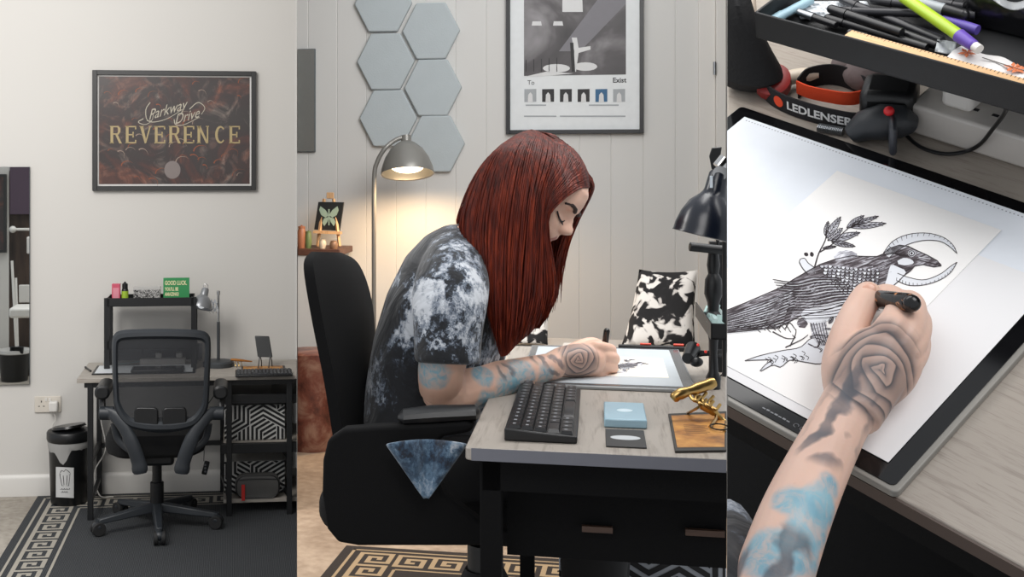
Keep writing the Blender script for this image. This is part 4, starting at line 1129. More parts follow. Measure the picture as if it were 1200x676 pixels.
# daybed and cushions beyond the desk
bz = .535; xd0 = FM.on(584, 404, 2.72, 1).x; a = FM.on(597, 384, 2.95, 1)
DB = Thing(FM, 'daybed', 'pale grey padded bench beyond the far end of the desk', 'bench', (1.1, 2.6, 0))
b = clip_px(M().bx(xd0, 2.0, 2.25, 3.0, bz-.14, bz), 851.3, False)
b = clip_px(b, 851, False)
DB.part('mattress', b, mat('pale grey fabric', 'bdb8b2', .9, bump=.3, bs=300), bev=.03, seg=4)
DB.part('base', clip_px(M().bx(xd0+.03, 1.9, 2.28, 2.98, .0, bz-.135), 851.3, False), mat('dark bench base', '5d564f', .6))
n = Nodes('black and white swirled print'); v = n.co()
nn = n.noise(v, 15, 2.5, .5, .9); cm = n.ramp(nn, [(.44, 'dfdad4'), (.475, 'b8b2ad'), (.5, '232122'), (.56, '1b1a1b')])
n.out(cm, .9); n.bump(n.noise(v, 5, 2), .3, .02); cush = n.mt
def cushion(label, q4, y, th):
    P4 = [FM.on(px, py, y, 1) for px, py in q4]   # bl br tr tl
    def pt(u, v, s_):
        uu, vv = u*2-1, v*2-1
        pin = 1-.07*(1-abs(vv)**2)*abs(uu)**3 ; pin2 = 1-.07*(1-abs(uu)**2)*abs(vv)**3
        u2, v2 = (uu*pin+1)/2, (vv*pin2+1)/2
        p = P4[0].lerp(P4[1], u2).lerp(P4[3].lerp(P4[2], u2), v2)
        f = max(0, (1-uu**4)*(1-vv**4))**.5
        return p+V((0, s_*th*f+.10*(v-0), 0))
    b = M().grid(lambda u, v: pt(u, v, -1), 18, 18).grid(lambda u, v: pt(u, v, 1), 18, 18)
    o = single(FM, 'cushion', b, cush, label, 'cushion', (P4[0]+P4[1])/2+V((0, 0, 0)), ang=180)
    return o
cushion('large black and white swirl cushion behind the light pad', [(727, 408), (815, 408), (820, 319), (750, 318)], 2.62, .07)
cushion('black and white cushion half hidden behind the ends of the red hair', [(588, 404), (642, 404), (645, 360), (592, 357)], 2.72, .05)
# folded white towel on the daybed
a = FM.on(655, 397, 2.45, 1); c = FM.on(706, 397, 2.45, 1)
b = M()
for k in range(3): b.bx(a.x+.006*k, c.x-.004*k, 2.4, 2.6, bz+.012*k, bz+.012*k+.0115)
single(FM, 'towel', b, mat('white towelling', 'd9d4cf', .95, bump=.5, bs=400), 'folded white towel on the pale bench right of the hair', 'towel', ((a.x+c.x)/2, 2.5, bz), bev=.005, seg=3)
# door casing at the right of the wall
a, c, d = wy(818, 100), wy(838, 100), wy(851, 100)
b = M().bx(a.x, c.x, YW-.03, YW, 0, 3.0).bx(c.x, d.x+.05, YW-.055, YW, 0, 3.0)
struct(FM, 'trim_1', clip_px(b, 851.3, False), trim_white, bev=.004)
h = wy(837.5, 80, .06)
struct(FM, 'trim_2', M().cyl((h.x, YW-.06, h.z-.03), (h.x, YW-.06, h.z+.03), .007), steel)

# rug with key border, middle room
def rug(fr, label, corner, ux, uy, LX, LY, s, field, line, edge, sides, clipf=None):
    """corner: outer far-left corner; ux runs right along the far edge, uy towards the viewer"""
    c = V(corner); ux = V(ux); uy = V(uy); Z = V((0, 0, 1)); th = .006
    R = Thing(fr, 'rug', label, 'rug', corner)
    q = [c, c+ux*LX, c+ux*LX+uy*LY, c+uy*LY]
    b = M().rings([[p for p in q], [p+Z*th for p in q]])
    bw = s*9
    if clipf: b = clipf(b)
    R.part('field', b, field)
    b = M(); zz = Z*(th+.0006)
    def band(o, u, v, L, w0, w1): b.add([o+u*w0+v*w0+zz if 0 else o+v*w0+zz, o+u*L+v*w0+zz, o+u*L+v*w1+zz, o+v*w1+zz], [(0, 1, 2, 3)])
    # left side and far side
    for o, u, v, L, st in ((c, uy, ux, LY, 3.6), (c, ux, uy, LX, 11.6)):
        band(o+u*s*2, u, v, L-s*2, s*2, s*2.6)
        band(o+u*s*12.6, u, v, L-s*12.6, s*12.2, s*12.8)
        n_ = int((L-s*4)/(7*s))
        greek(b, o+u*s*st+v*s*3.9+zz, u, v, n_-(1 if st > 4 else 0), s)
    if clipf: b = clipf(b)
    R.part('key_border', b, line, flat=True)
    return R
p_ = FM.on(406, 641, 0, 2)
rug(FM, 'brown and black key-bordered rug under the office chair', p_, V((1, 0, 0)), V((-.05, -1, 0)).normalized(), 1.6, .9, .0165,
    mat('black brown weave', '2a211b', .95, bump=.5, bs=500), mat('tan weave', 'a08767', .95), None, 0, lambda b: clip_px(clip_px(b, 349), 851, False))

area('middle_room_light', (1.1, 3.3, 3.1), (.75, 4.7, 1.3), 1.6, 57, (1, .99, .975))
area('middle_fill_light', (.25, 1.45, 2.5), (.6, 2.8, 1.35), .8, 8, (1, .98, .96))  # added fill that brightens her face and near side
area('middle_front_light', (1.15, 1.7, 2.9), (.5, 3.0, 1.3), 1.0, 16, (1, .98, .96))

# ================================================================== LEFT ROOM
def yL(px, py, y=0): return FL.on(px, py, y, 1)
def zL(px, py, z): return FL.on(px, py, z, 2)
def dL(px, py, Y): return FL.at(px, py, Y)
LIM = 347.8
def cl(b): return clip_px(b, LIM, False, FL)
# poster -----------------------------------------------------------------
a, c = yL(108, 223.5, -.03), yL(300, 83.5, -.03)
PO = Thing(FL, 'framed_poster', 'dark band poster lettered REVERENCE in a black frame, high on the plain wall', 'framed poster', ((a.x+c.x)/2, 0, a.z))
PO.part('frame', frame_ring(M(), a.x, c.x, a.z, c.z, .026, -.03, -.001), mat('dark grey frame', '2b2b2b', .45), bev=.0015)
PO.part('mount', M().bx(a.x+.026, c.x-.026, -.012, -.001, a.z+.026, c.z-.026), mat('white poster border', 'cfcdca', .6))
n = Nodes('smoky red-brown print'); v = n.co(loc=(0, 0, 0))
dv = n.noise(v, 3.2, 4, .6, 1.5)
nz = n.n('ShaderNodeTexNoise'); n.put(nz, 'Vector', v); n.put(nz, 'Scale', 5.5); n.put(nz, 'Detail', 7.); n.put(nz, 'Roughness', .62); n.put(nz, 'Distortion', 2.2)
base_c = n.ramp(dv, [(.34, '3a3533'), (.48, '3b3130'), (.58, '4e3530'), (.72, '63453c')])
c2_ = n.ramp(nz.outputs[0], [(.50, 0.), (.60, .25), (.70, .7)])
fl_ = n.mix(c2_, base_c, n.ramp(dv, [(.4, '9a8a80'), (.56, '96583f'), (.66, 'b08672')]))
n.out(fl_, .3); print_m = n.mt
PO.part('print', M().bx(a.x+.035, c.x-.035, -.0128, -.0121, a.z+.036, c.z-.034), print_m)
b = M()
def po(px, py, l=0): return yL(px, py, -.013-l*.0006)
# pale disc and flame licks, a plain stand-in for the painting
for k in range(44):
    r_ = random.Random(k); x, y = r_.uniform(120, 285), r_.uniform(96, 212)
    ln_ = r_.uniform(6, 16); a0 = r_.uniform(-1.9, -.6); pts = []
    for q in range(7): pts.append((x+ln_*q/6*math.cos(a0+q*.22*r_.choice((1, 1.2))), y+ln_*q/6*math.sin(a0+q*.22)))
    b.c = r_.choice((1, 1, 2)); stroke(b, pts, r_.uniform(.7, 1.7), lambda x, y: po(x, y, 1), .1)
b.c = 0; b.sheet([po(202+9.5*math.cos(t), 199+10.5*math.sin(t), 1.5) for t in [k*PI/14 for k in range(28)]])
PO.part('printed_figures', b, [mat('faded grey print', '7d7370', .5), mat('ember print', '86492f', .5), mat('ash print', '8e7b6e', .5)], flat=True)
gold = mat('dull gold lettering', 'a8956b', .45)
b = M()
def glyph(ch, x0, w, y0, h):
    """roman capitals from strokes: thick stems, thin arms, small serifs; picture points, y downward"""
    T, t = w*.26, w*.13
    f = lambda pts: b.sheet([po(x0+x, y0-y, 2) for x, y in pts])
    def stem(x): f([(x, 0), (x+T, 0), (x+T, h), (x, h)]); f([(x-T*.35, 0), (x+T*1.35, 0), (x+T*1.1, t*.7), (x-T*.1, t*.7)]); f([(x-T*.35, h), (x+T*1.35, h), (x+T*1.1, h-t*.7), (x-T*.1, h-t*.7)])
    def arm(x, y, L, d): f([(x, y-t/2), (x+L, y-t/2), (x+L, y+t/2), (x, y+t/2)]); f([(x+L-t, y-t/2-(h*.12 if d in (0, 1) else 0)), (x+L, y-t/2-(h*.12 if d in (0, 1) else 0)), (x+L, y+t/2+(h*.12 if d in (0, -1) else 0)), (x+L-t, y+t/2+(h*.12 if d in (0, -1) else 0))])
    if ch == 'E': stem(0); arm(T, h-t/2, w-T, 1); arm(T, h/2, w*.5, 0); arm(T, t/2, w-T, -1)
    if ch == 'R':
        stem(0); f([(T, h), (w*.75, h), (w*.95, h*.86), (w*.95, h*.66), (w*.75, h*.5), (T, h*.5), (T, h*.5+t), (w*.66, h*.5+t), (w*.72, h*.68), (w*.72, h*.84), (w*.66, h-t), (T, h-t)])
        f([(w*.45, h*.52), (w*.68, h*.52), (w*1.06, t*.5), (w*1.1, 0), (w*.84, 0)])
    if ch == 'V': f([(-w*.05, h), (w*.25, h), (w*.55, h*.22), (w*.5, 0), (w*.42, 0)]); f([(w*.88, h), (w*1.02, h), (w*.55, 0), (w*.48, h*.12)]); f([(-w*.12, h), (w*.34, h), (w*.3, h-t*.6), (-w*.08, h-t*.6)]); f([(w*.78, h), (w*1.1, h), (w*1.08, h-t*.6), (w*.8, h-t*.6)])
    if ch == 'N': stem(0); f([(w*.9, 0), (w*.9+t, 0), (w*.9+t, h), (w*.9, h)]); f([(0, h), (T, h), (w*.9+t, 0), (w*.9-T*.3, 0)]); f([(w*.78, h), (w*1.12, h), (w*1.1, h-t*.6), (w*.8, h-t*.6)])
    if ch == 'C':
        out = [(w*.55+w*.5*math.cos(q), h*.5+h*.5*math.sin(q)) for q in [.75+k*(2*PI-1.5)/16 for k in range(17)]]; inn_ = [(w*.60+w*.30*math.cos(q), h*.5+h*.40*math.sin(q)) for q in [.75+k*(2*PI-1.5)/16 for k in range(16, -1, -1)]]
        f(out+inn_)
xs_ = [129.5, 147.5, 164.5, 181.5, 198.5, 215.5, 231.5, 251.5, 269]
for ch, x in zip('REVERENCE', xs_): glyph(ch, x, 12.2, 168, 20.5 if ch != 'C' else 20.5)
PO.part('title_lettering', b, gold, flat=True, label='gold lettering REVERENCE')
b = M()
T1_ = plane_T(po(196, 129, 2), yL(196+20, 129-6, 0)-yL(196, 129, 0), (0, 0, 1)); T2_ = plane_T(po(219, 136.5, 2), yL(219+20, 136.5-6, 0)-yL(219, 136.5, 0), (0, 0, 1))
put_text(b, 'Parkway', .082, T1_, shear=.35, sx=.78); put_text(b, 'Drive', .080, T2_, shear=.35, sx=.78)
for pts in ([(172, 141), (180, 143), (196, 139), (214, 128)], [(176, 120), (171, 128), (172, 140), (178, 141), (180, 132)], [(222, 128), (232, 120), (240, 126), (236, 134)], [(204, 140), (206, 146), (216, 146), (234, 137)], [(168, 139), (162, 143), (170, 146), (178, 142)]): stroke(b, sp2(pts, 12), 1.1, lambda x, y: po(x, y, 2), .6)
PO.part('band_lettering', b, mat('pale script lettering', 'b3ab9a', .5), flat=True, label='pale slanted script lettering')

# mirror -------------------------------------------------------------------
a, c = yL(-24, 451.5, -.02), yL(34.6, 195.5, -.02)
MR = Thing(FL, 'wall_mirror', 'tall frameless mirror at the left end of the plain wall above the floor', 'mirror', ((a.x+c.x)/2, 0, a.z))
MR.part('backing', M().bx(a.x, c.x, -.018, -.001, a.z, c.z), mat('mirror edge', '3d4a50', .3))
MR.part('glass', M().bx(a.x+.001, c.x-.001, -.0195, -.018, a.z+.001, c.z-.001), mirror_m)
# what the mirror shows: things standing on the other side of the room
def rv(px, py, d): q = FL.on(px, py, d, 1); q.y = -d-.0; return q          # seen in the mirror at depth d behind the glass
def rbox(b, px0, px1, py0, py1, d, th):
    p, q = rv(px0, py1, d), rv(px1, py0, d); return b.bx(p.x, q.x, p.y, p.y-th, p.z, q.z)
dd = 3.9
n = Nodes('dark brown planks'); v = n.co(scale=(1, 1, .15)); n.out(n.ramp(n.noise(v, 12, 5), [(.35, '231a15'), (.65, '4a3a30')]), .6); plank = n.mt
struct(FL, 'door_1', rbox(M(), 12, 60, 200, 445, dd, .05), plank)
struct(FL, 'wall_opposite', rbox(M(), -60, 11.5, -40, 500, dd+.0, .05), wall_grey)
struct(FL, 'floor_opposite', M().bx(-4.2, -2.4, -dd-.0, -dd+1.8, -.02, .0), floor_beige)
PB = single(FL, 'purple_board', rbox(M(), 12.5, 60, 182, 251, dd-.03, .02), mat('purple board', '4c3d4b', .6), 'dull purple board above the brown planks, seen in the tall mirror', 'board', rv(30, 251, dd-.03), bev=.003)
b = M(); p, q = rv(12, 268.5, dd-.07), rv(58, 268.5, dd-.07); b.cyl(p, q, .012).ell(rv(16, 268.5, dd-.07), .03)
single(FL, 'white_rail', b, white_plastic, 'white rail with a round knob across the brown planks, seen in the tall mirror', 'rail', p)
single(FL, 'soap_dispenser', rbox(M(), 32, 41, 277, 297, dd-.1, .07), white_plastic, 'white wall dispenser under the white rail, seen in the tall mirror', 'dispenser', rv(34, 297, dd-.1), bev=.01)
BS = Thing(FL, 'wash_basin', 'white wash basin beside the broom, seen in the tall mirror', 'basin', rv(28, 367, dd-.25))
BS.part('basin', rbox(M(), 19, 60, 355, 367, dd-.4, -.3), white_plastic, bev=.02)
BS.part('splashback', rbox(M(), 23, 60, 333, 354, dd-.1, .03), white_plastic, bev=.006)
for (x0_, y0_, x1_, y1_, lab) in ((15, 305, 20, 405, 'white broom handle left of the other, seen in the tall mirror'), (19.5, 325, 21.5, 405, 'short white pole right of the broom handle, seen in the tall mirror')):
    p, q = rv(x0_, y0_, dd-.25), rv(x1_, y1_, dd-.3)
    B_ = Thing(FL, 'broom', lab, 'broom', q)
    B_.part('handle', M().cyl(p, q, .011), white_plastic); B_.part('brush', M().bx(q.x-.05, q.x+.05, q.y-.02, q.y+.02, q.z-.06, q.z), black_plastic, bev=.005)
p = rv(18, 440, dd-.2); p.z = 0
B_ = Thing(FL, 'waste_bin', 'small black waste bin on the floor, seen in the tall mirror', 'bin', p)
B_.part('bucket', M().lathe([(0, 0), (.11, 0), (.135, .24), (.125, .24), (.10, .02), (0, .02)], p), black_plastic)
B_.part('liner', M().lathe([(.13, .23), (.142, .24), (.135, .265), (.10, .27), (.02, .25)], p), mat('thin white bag', 'b9b7b4', .5))
q = rv(-8, 296, dd-.02)
PQ = Thing(FL, 'framed_print', 'dark framed print on the pale wall, seen in the tall mirror', 'framed print', q)
p_a, p_b = rv(-35, 296, dd-.03), rv(8.5, 204, dd-.03)
PQ.part('frame', frame_ring(M(), p_a.x, p_b.x, p_a.z, p_b.z, .025, p_a.y, p_a.y-.02), mat('dark grey frame', '2b2b2b', .45))
PQ.part('print', M().bx(p_a.x+.02, p_b.x-.02, p_a.y-.012, p_a.y-.02, p_a.z+.02, p_b.z-.02), print_m)

# double socket --------------------------------------------------------------
a, c = yL(40.5, 483.5, -.012), yL(71.5, 464, -.012)
SO = Thing(FL, 'wall_socket', 'white double wall socket low on the plain wall with a charger in it', 'socket', ((a.x+c.x)/2, 0, a.z))
SO.part('face_plate', M().bx(a.x, c.x, -.012, -.001, a.z, c.z), mat('ivory plastic', 'cfc8bd', .4), bev=.003)
b = M(); cx = lerp(a.x, c.x, .26); cz = (a.z+c.z)/2
for x, z, w_, h_ in ((0, .022, .006, .010), (-.013, -.004, .009, .005), (.013, -.004, .009, .005)): b.box((cx+x, -.0122, cz+z-.006), (w_, .001, h_))
SO.part('pin_slots', b, mat('dark slot', '4a4641', .6))
SO.part('switch', M().box((lerp(a.x, c.x, .44), -.014, cz+.026), (.012, .006, .018), Matrix.Rotation(.1, 3, 'X')), white_plastic, bev=.001)
SO.part('switch', M().box((lerp(a.x, c.x, .58), -.014, cz+.026), (.012, .006, .018), Matrix.Rotation(.1, 3, 'X')), white_plastic, bev=.001)
px_ = lerp(a.x, c.x, .74)
CH = Thing(FL, 'charger_plug', 'white charger plug in the right half of the wall socket with its cable hanging down', 'plug', (px_, -.012, cz-.02))
CH.part('plug_body', M().box((px_, -.034, cz-.008), (.048, .042, .058)), white_plastic, bev=.008)
CH.part('cord', M().tube(spline([(px_, -.03, cz-.036), (px_+.01, -.03, cz-.08), (px_-.005, -.02, cz-.12), (px_+.03, -.015, cz-.17), (px_+.06, -.02, cz-.22), (px_+.075, -.05, .17)], 24), .0028, 6), white_plastic)

# rug --------------------------------------------------------------------------
cr = zL(47, 578, 0); cr.y = -.03
e2 = zL(0, 655, 0); uy = (e2-cr); uy.z = 0; uy.normalize()
n = Nodes('charcoal woven rug'); v = n.co()
wv1 = n.wave(v, 38, 0, 0, 1, 'BANDS', 'X'); wv2 = n.wave(v, 38, 0, 0, 1, 'BANDS', 'Y')
wm = n.math('MULTIPLY', wv1, wv2)
n.out(n.mix(wm, n.mix(n.noise(v, 3, 4), '202225', '2b2d30'), '55585b'), .95); n.bump(wm, .6, .004); weave = n.mt
rug(FL, 'large charcoal rug with a greek key border under the desk chair', cr, V((1, 0, 0)), uy, 2.6, 2.6, .0165*1.25, weave, mat('cream rug yarn', 'a39d92', .95), None, 0, cl)

# desk ---------------------------------------------------------------------------
DZL = .735
fy = zL(200, 442, DZL).y; bk = -.03
lx = zL(92, 441, DZL).x
DK = Thing(FL, 'desk', 'grey wood desk on thin black legs below the framed poster', 'desk', (lx+.6, bk-.2, 0))
b = cl(M().bx(lx, lx+1.6, fy, bk, DZL-.022, DZL))
dk_wood = wood('pale grey oak top', '8d857c', 'aaa39a', axis=0, sc_=1, rough=.45)
DK.part('tabletop', b, dk_wood, bev=.002)
def leg(px, y, z0=0, z1=DZL-.0225, t=.028):
    x = FL.on(px, 520, y, 1).x
    DK.part('leg', cl(M().bx(x-t/2, x+t/2, y-t/2, y+t/2, z0, z1)), black_metal, bev=.0015); return x
fyl, byl = fy+.03, bk-.03
X1 = leg(106, fyl); X2 = leg(116.5, byl); X3 = leg(268.5, fyl); X4 = leg(261, byl); X5 = leg(339, fyl); X6 = leg(323, byl)
DK.part('stretcher', M().bx(X2, X4, byl-.008, byl+.008, .27, .295), black_metal)
DK.part('top_rail', cl(M().bx(X1-.03, X5+.02, fyl-.01, fyl+.01, DZL-.05, DZL-.0225)), black_metal)
for xa, xb in ((X1, X2), (X3, X4), (X5, X6)):
    DK.part('foot_rail', cl(M().bar((xa, fyl, .10), (xb, byl, .10), .02, .02)), black_metal)
    DK.part('side_rail', cl(M().bar((xa, fyl, .30), (xb, byl, .30), .02, .02)), black_metal)
def shelf(py, name, m, th=.02, yy=None):
    z = yL(300, py, fyl+.03).z
    DK.part(name, cl(M().bx(X3-.03, X3+.5, fyl+.03, byl, z-th, z)), m, bev=.001); return z
zt = yL(300, 456, fyl+.03).z
DK.part('under_shelf', cl(M().bx(X3-.03, X3+.6, fyl+.02, byl, yL(300, 473, fyl+.02).z, yL(300, 462, fyl+.02).z)), black_metal, bev=.002)
z1s = shelf(517, 'shelf', dk_wood); z2s = shelf(584, 'shelf', dk_wood)
DK.part('shelf_rail', cl(M().bx(X3-.04, X3+.6, fyl-.0, fyl+.03, z1s-.055, z1s-.005)), black_metal, bev=.002)
# storage boxes
for k, (py0, zb_, lab) in enumerate(((475, z1s, 'patterned storage box on the upper shelf of the desk'), (541, z2s, 'patterned storage box on the bottom shelf behind the grey pouch'))):
    yb_ = fyl+.06 if k == 0 else fyl+.13
    p, q = yL(263, py0, yb_), yL(334, py0, yb_)
    SB_ = Thing(FL, 'storage_box', 'black and white geometric '+lab, 'storage box', ((p.x+q.x)/2, yb_, zb_), group='geometric patterned storage boxes')
    SB_.part('box_body', M().bx(p.x, q.x, yb_, byl+.0, zb_, p.z), mat('white box fabric', 'c6c5c2', .8), bev=.004)
    b = M(); hexmaze(b, q.x-p.x, p.z-zb_, .078, plane_T((p.x, yb_-.0015, zb_), (1, 0, 0), (0, 0, 1)), 5+k)
    SB_.part('printed_pattern', b, mat('black print', '17181a', .7), flat=True)
# pouch on the bottom shelf
y_ = fyl+.06; p, q = yL(275.5, 582, y_), yL(328, 554, y_); z_ = z2s
PU = Thing(FL, 'zip_pouch', 'dark grey zipped pouch with a red tag on the bottom shelf', 'pouch', ((p.x+q.x)/2, y_, z_))
hh = q.z-z_; ww = q.x-p.x
b = M().rings([[(p.x+ww/2+x*s_, y_+dy, z_+hh/2+z*s_) for x, z in rrect(ww, hh, hh*.38, 5)] for dy, s_ in ((-.035, .9), (-.03, .97), (0, 1), (.03, .97), (.036, .9))])
leather = mat('dark grey leatherette', '585755', .45, bump=.4, bs=160)
PU.part('pouch_body', b, leather, bev=.004)
PU.part('zip', M().tube([(p.x+.02+t*(ww-.04)/8, y_-.037, q.z-.022+.004*math.sin(t*.4)) for t in range(9)], .0035, 6), mat('dark zip', '1c1c1e', .4))
PU.part('piping', M().tube([(p.x+ww/2+x*.94, y_-.034, z_+hh/2+z*.94) for x, z in rrect(ww, hh, hh*.38, 4)], .003, 6, loop=True), black_plastic)
PU.part('tag', M().bx(p.x+.033, p.x+.051, y_-.044, y_-.038, z_-.006, z_+hh*.62), mat('red ribbon', 'c02a24', .7), label='red fabric tag')
# grey appliance at the right edge behind the legs
y_ = fyl+.1
# riser shelf ---------------------------------------------------------------------
yr0, yr1 = -.30, -.10
zr = yL(170, 359, yr0).z; zr1 = yL(170, 349, yr0).z
xa, xb = yL(125, 355, yr0).x, yL(227, 355, yr0).x
RI = Thing(FL, 'desk_riser', 'black metal two-tier riser standing on the desk behind the mesh chair', 'riser', ((xa+xb)/2, -.2, DZL))
RI.part('top_tray', M().bx(xa, xb, yr0, yr1, zr, zr+.004).bx(xa, xb, yr0, yr0+.003, zr, zr1).bx(xa, xb, yr1-.003, yr1, zr, zr1).bx(xa, xa+.003, yr0, yr1, zr, zr1).bx(xb-.003, xb, yr0, yr1, zr, zr1), black_metal)
z2, z21 = yL(170, 409, yr0).z, yL(170, 401, yr0).z
RI.part('lower_tray', M().bx(xa, xb, yr0, yr1, z2, z2+.004).bx(xa, xb, yr0, yr0+.003, z2, z21+.01).bx(xa, xb, yr1-.003, yr1, z2, z21), black_metal)
for x in (xa+.0, xb-.0):
    for y in (yr0+.012, yr1-.012): RI.part('post', M().bx(x-.014, x+.014, y-.012, y+.012, DZL+.0005, zr+.002 if y > -.2 else zr1), black_metal)
RI.part('back_panel', M().bx(xa+.01, xb+.04, yr1+.004, yr1+.008, DZL+.02, z2-.004), mat('grey mesh panel', '6d6c70', .8))
ztop = zr+.0045
def on_top(px0, px1, py0, y=-.2): p, q = yL(px0, py0, y), yL(px1, py0, y); return p.x, q.x, p.z
x0_, x1_, z_ = on_top(131.5, 141, 332.5)
X = Thing(FL, 'pink_box', 'pink packet box at the left end of the riser top', 'box', ((x0_+x1_)/2, -.2, ztop))
X.part('carton', M().bx(x0_, x1_, -.22, -.18, ztop, z_), mat('pink card', 'c9526a', .5), bev=.001)
X.part('label', M().bx(x0_+.006, x1_-.006, -.2208, -.2203, ztop+.02, z_-.02), mat('light pink label', 'd98a98', .5), label='paler pink printed label')
x0_, x1_, z_ = on_top(142.5, 150.5, 330)
xm = (x0_+x1_)/2; r_ = (x1_-x0_)/2
X = Thing(FL, 'dropper_bottle', 'black dropper bottle with a lime green label beside the pink box', 'bottle', (xm, -.2, ztop))
H = z_-ztop
X.part('bottle_body', M().lathe([(0, 0), (r_, .0), (r_, H*.62), (r_*.8, H*.68), (0, H*.68)], (xm, -.2, ztop)), black_plastic)
X.part('label', M().lathe([(r_*1.02, H*.06), (r_*1.02, H*.58)], (xm, -.2, ztop), cap=False), mat('lime label', '9fbf3a', .5), label='lime green and white label')
X.part('cap', M().lathe([(r_*.85, H*.66), (r_*.85, H*.9), (r_*.5, H*.93), (r_*.22, H), (0, H)], (xm, -.2, ztop)), black_plastic)
x0_, x1_, z_ = on_top(157, 188, 336)
X = Thing(FL, 'patterned_box', 'low black and white scribble-patterned box in the middle of the riser top', 'box', ((x0_+x1_)/2, -.2, ztop))
n = Nodes('black and white doodle print'); v = n.co()
n.out(n.ramp(n.noise(v, 42, 4, .6, 2.5), [(.45, '1d1c1d'), (.5, 'c4c2bf'), (.54, 'c4c2bf'), (.57, '1d1c1d')]), .5)
X.part('carton', M().bx(x0_, x1_, -.23, -.17, ztop, z_), n.mt, bev=.002)
X.part('lid_edge', M().bx(x0_-.001, x1_+.001, -.231, -.169, z_-.014, z_+.0005), mat('white box edge', 'b9b7b4', .5))
x0_, x1_, z_ = on_top(191.5, 222, 325.5)
X = Thing(FL, 'greeting_card', 'green sign reading GOOD LUCK YOU\'LL BE AMAZING on the riser top', 'sign', ((x0_+x1_)/2, -.21, ztop))
green = mat('green card', '2f8a50', .6)
X.part('board', M().bx(x0_, x1_, -.215, -.195, ztop, z_), green, bev=.001)
b = M(); w_ = x1_-x0_; Hh = z_-ztop
for t_, s_, yy, xx in (('GOOD LUCK.', .032, .80, .06), ("YOU'LL BE", .026, .56, .06), ('AMAZING!', .026, .36, .06)):
    put_text(b, t_, s_, plane_T((x0_+w_*xx, -.2158, ztop+Hh*yy), (1, 0, 0), (0, 0, 1)), align='LEFT', sx=.60, bold=.0009)
X.part('lettering', b, mat('cream lettering', 'e3dcae', .6), flat=True)
X = single(FL, 'green_eraser', M().bx(x1_-.045, x1_-.001, -.235, -.217, ztop, ztop+.017), mat('bright green rubber', '5cb531', .5), 'small bright green block at the foot of the green sign', 'block', (x1_-.02, -.226, ztop), bev=.004)

# desk lamp with scissor arm --------------------------------------------------------
yl_ = -.22
bs_ = FL.on(254, 427, DZL, 2); xp = yL(256, 400, yl_).x
LM = Thing(FL, 'desk_lamp', 'grey desk lamp with a scissor arm standing right of the riser', 'lamp', (xp, yl_, DZL))
lamp_grey = mat('satin lamp grey', '8b8d90', .3, .35)
rb = .085
LM.part('base', M().lathe([(0, 0), (rb, 0), (rb, .022), (rb*.9, .03), (rb*.3, .036), (0, .036)], (xp, yl_, DZL+.0005)), mat('dark satin grey', '46494c', .4, .3))
ztp = yL(256, 343, yl_).z; zmid = yL(256, 377, yl_).z
LM.part('pole', M().cyl((xp, yl_, DZL+.03), (xp, yl_, zmid), .0085), mat('dark satin grey', '46494c'))
LM.part('upper_pole', M().cyl((xp, yl_, zmid), (xp, yl_, ztp), .0065).lathe([(0, 0), (.009, 0), (.009, .02), (0, .024)], (xp, yl_, ztp-.01)), chrome, label='chrome upper pole')
b = M()
zc = yL(250, 358, yl_).z; xs__ = yL(244, 358, yl_).x; stp = (xp-xs__)/3
for k in range(3):
    for s_ in (1, -1):
        b.bar((xp-k*stp, yl_-.006*s_, zc-.032*s_), (xp-(k+1)*stp, yl_-.006*s_, zc+.032*s_), .004, .007)
        b.tube([(xp-(k+.5)*stp+.004*math.cos(t), yl_+.004*math.sin(t), zc-.045+t*.0026) for t in [q*.8 for q in range(34)]], .0012, 5) if s_ == 1 else None
LM.part('scissor_arm', b, chrome)
c = yL(235, 361, yl_-.03); ax = (yL(241, 338, yl_)-c).normalized(); R_ = .059
prof = [(R_, 0), (R_*1.0, .004), (R_*.96, .02), (R_*.8, .045), (R_*.56, .064), (.022, .072), (.020, .105), (.016, .112), (0, .113)]
inn = [(R_*.95, .002), (R_*.92, .02), (R_*.74, .042), (R_*.5, .06), (0, .066)]
sh = LM.part('lamp_shade', M().lathe(inn[::-1]+prof, c, ax, 36, cap=False), lamp_grey, ang=40)
LM.part('bulb', M().ell(c+ax*.02, .022), mat('frosted bulb', 'dfe3e6'), under=sh)
e = c+ax*.112
LM.part('hook', M().tube([e+V((.013*math.cos(t), 0, .016*math.sin(t)+.008)) for t in [k*.35-.6 for k in range(12)]], .0016, 6), chrome, under=sh)

# things on the left desk -------------------------------------------------------------
# light pad
a, c, d_ = zL(107, 440, DZL), zL(228, 440, DZL), zL(219, 427.5, DZL)
PD = Thing(FL, 'light_pad', 'thin black-rimmed light pad lying flat behind the mesh chair', 'light pad', ((a.x+c.x)/2, a.y, DZL))
PD.part('housing', M().bx(a.x, c.x, a.y+.01, a.y+.27, DZL+.0005, DZL+.008), black_plastic, bev=.002)
PD.part('panel', M().bx(a.x+.014, c.x-.014, a.y+.018, a.y+.255, DZL+.008, DZL+.0088), mat('pale light panel', 'd5d9dc'))
py_ = a.y+.10
zt_ = DZL+.0095
p, q = zL(153, 437, zt_), zL(215, 437, zt_)
TB = Thing(FL, 'tablet', 'black slab lying on the light pad behind the mesh chair', 'tablet', ((p.x+q.x)/2, p.y, zt_))
TB.part('slab', M().bx(p.x, q.x, p.y, p.y+.13, zt_, zt_+.014), black_plastic, bev=.004)
TB.part('screen', M().bx(p.x+.01, q.x-.01, p.y+.01, p.y+.12, zt_+.014, zt_+.0144), mat('dark glass', '0c0e10', .1))
def strip(fr, b0, L, wd, h, label, nm='power_strip', socks=4, base=None):
    pass
p, q = yL(163, 428, -.2), yL(217, 424, -.2)
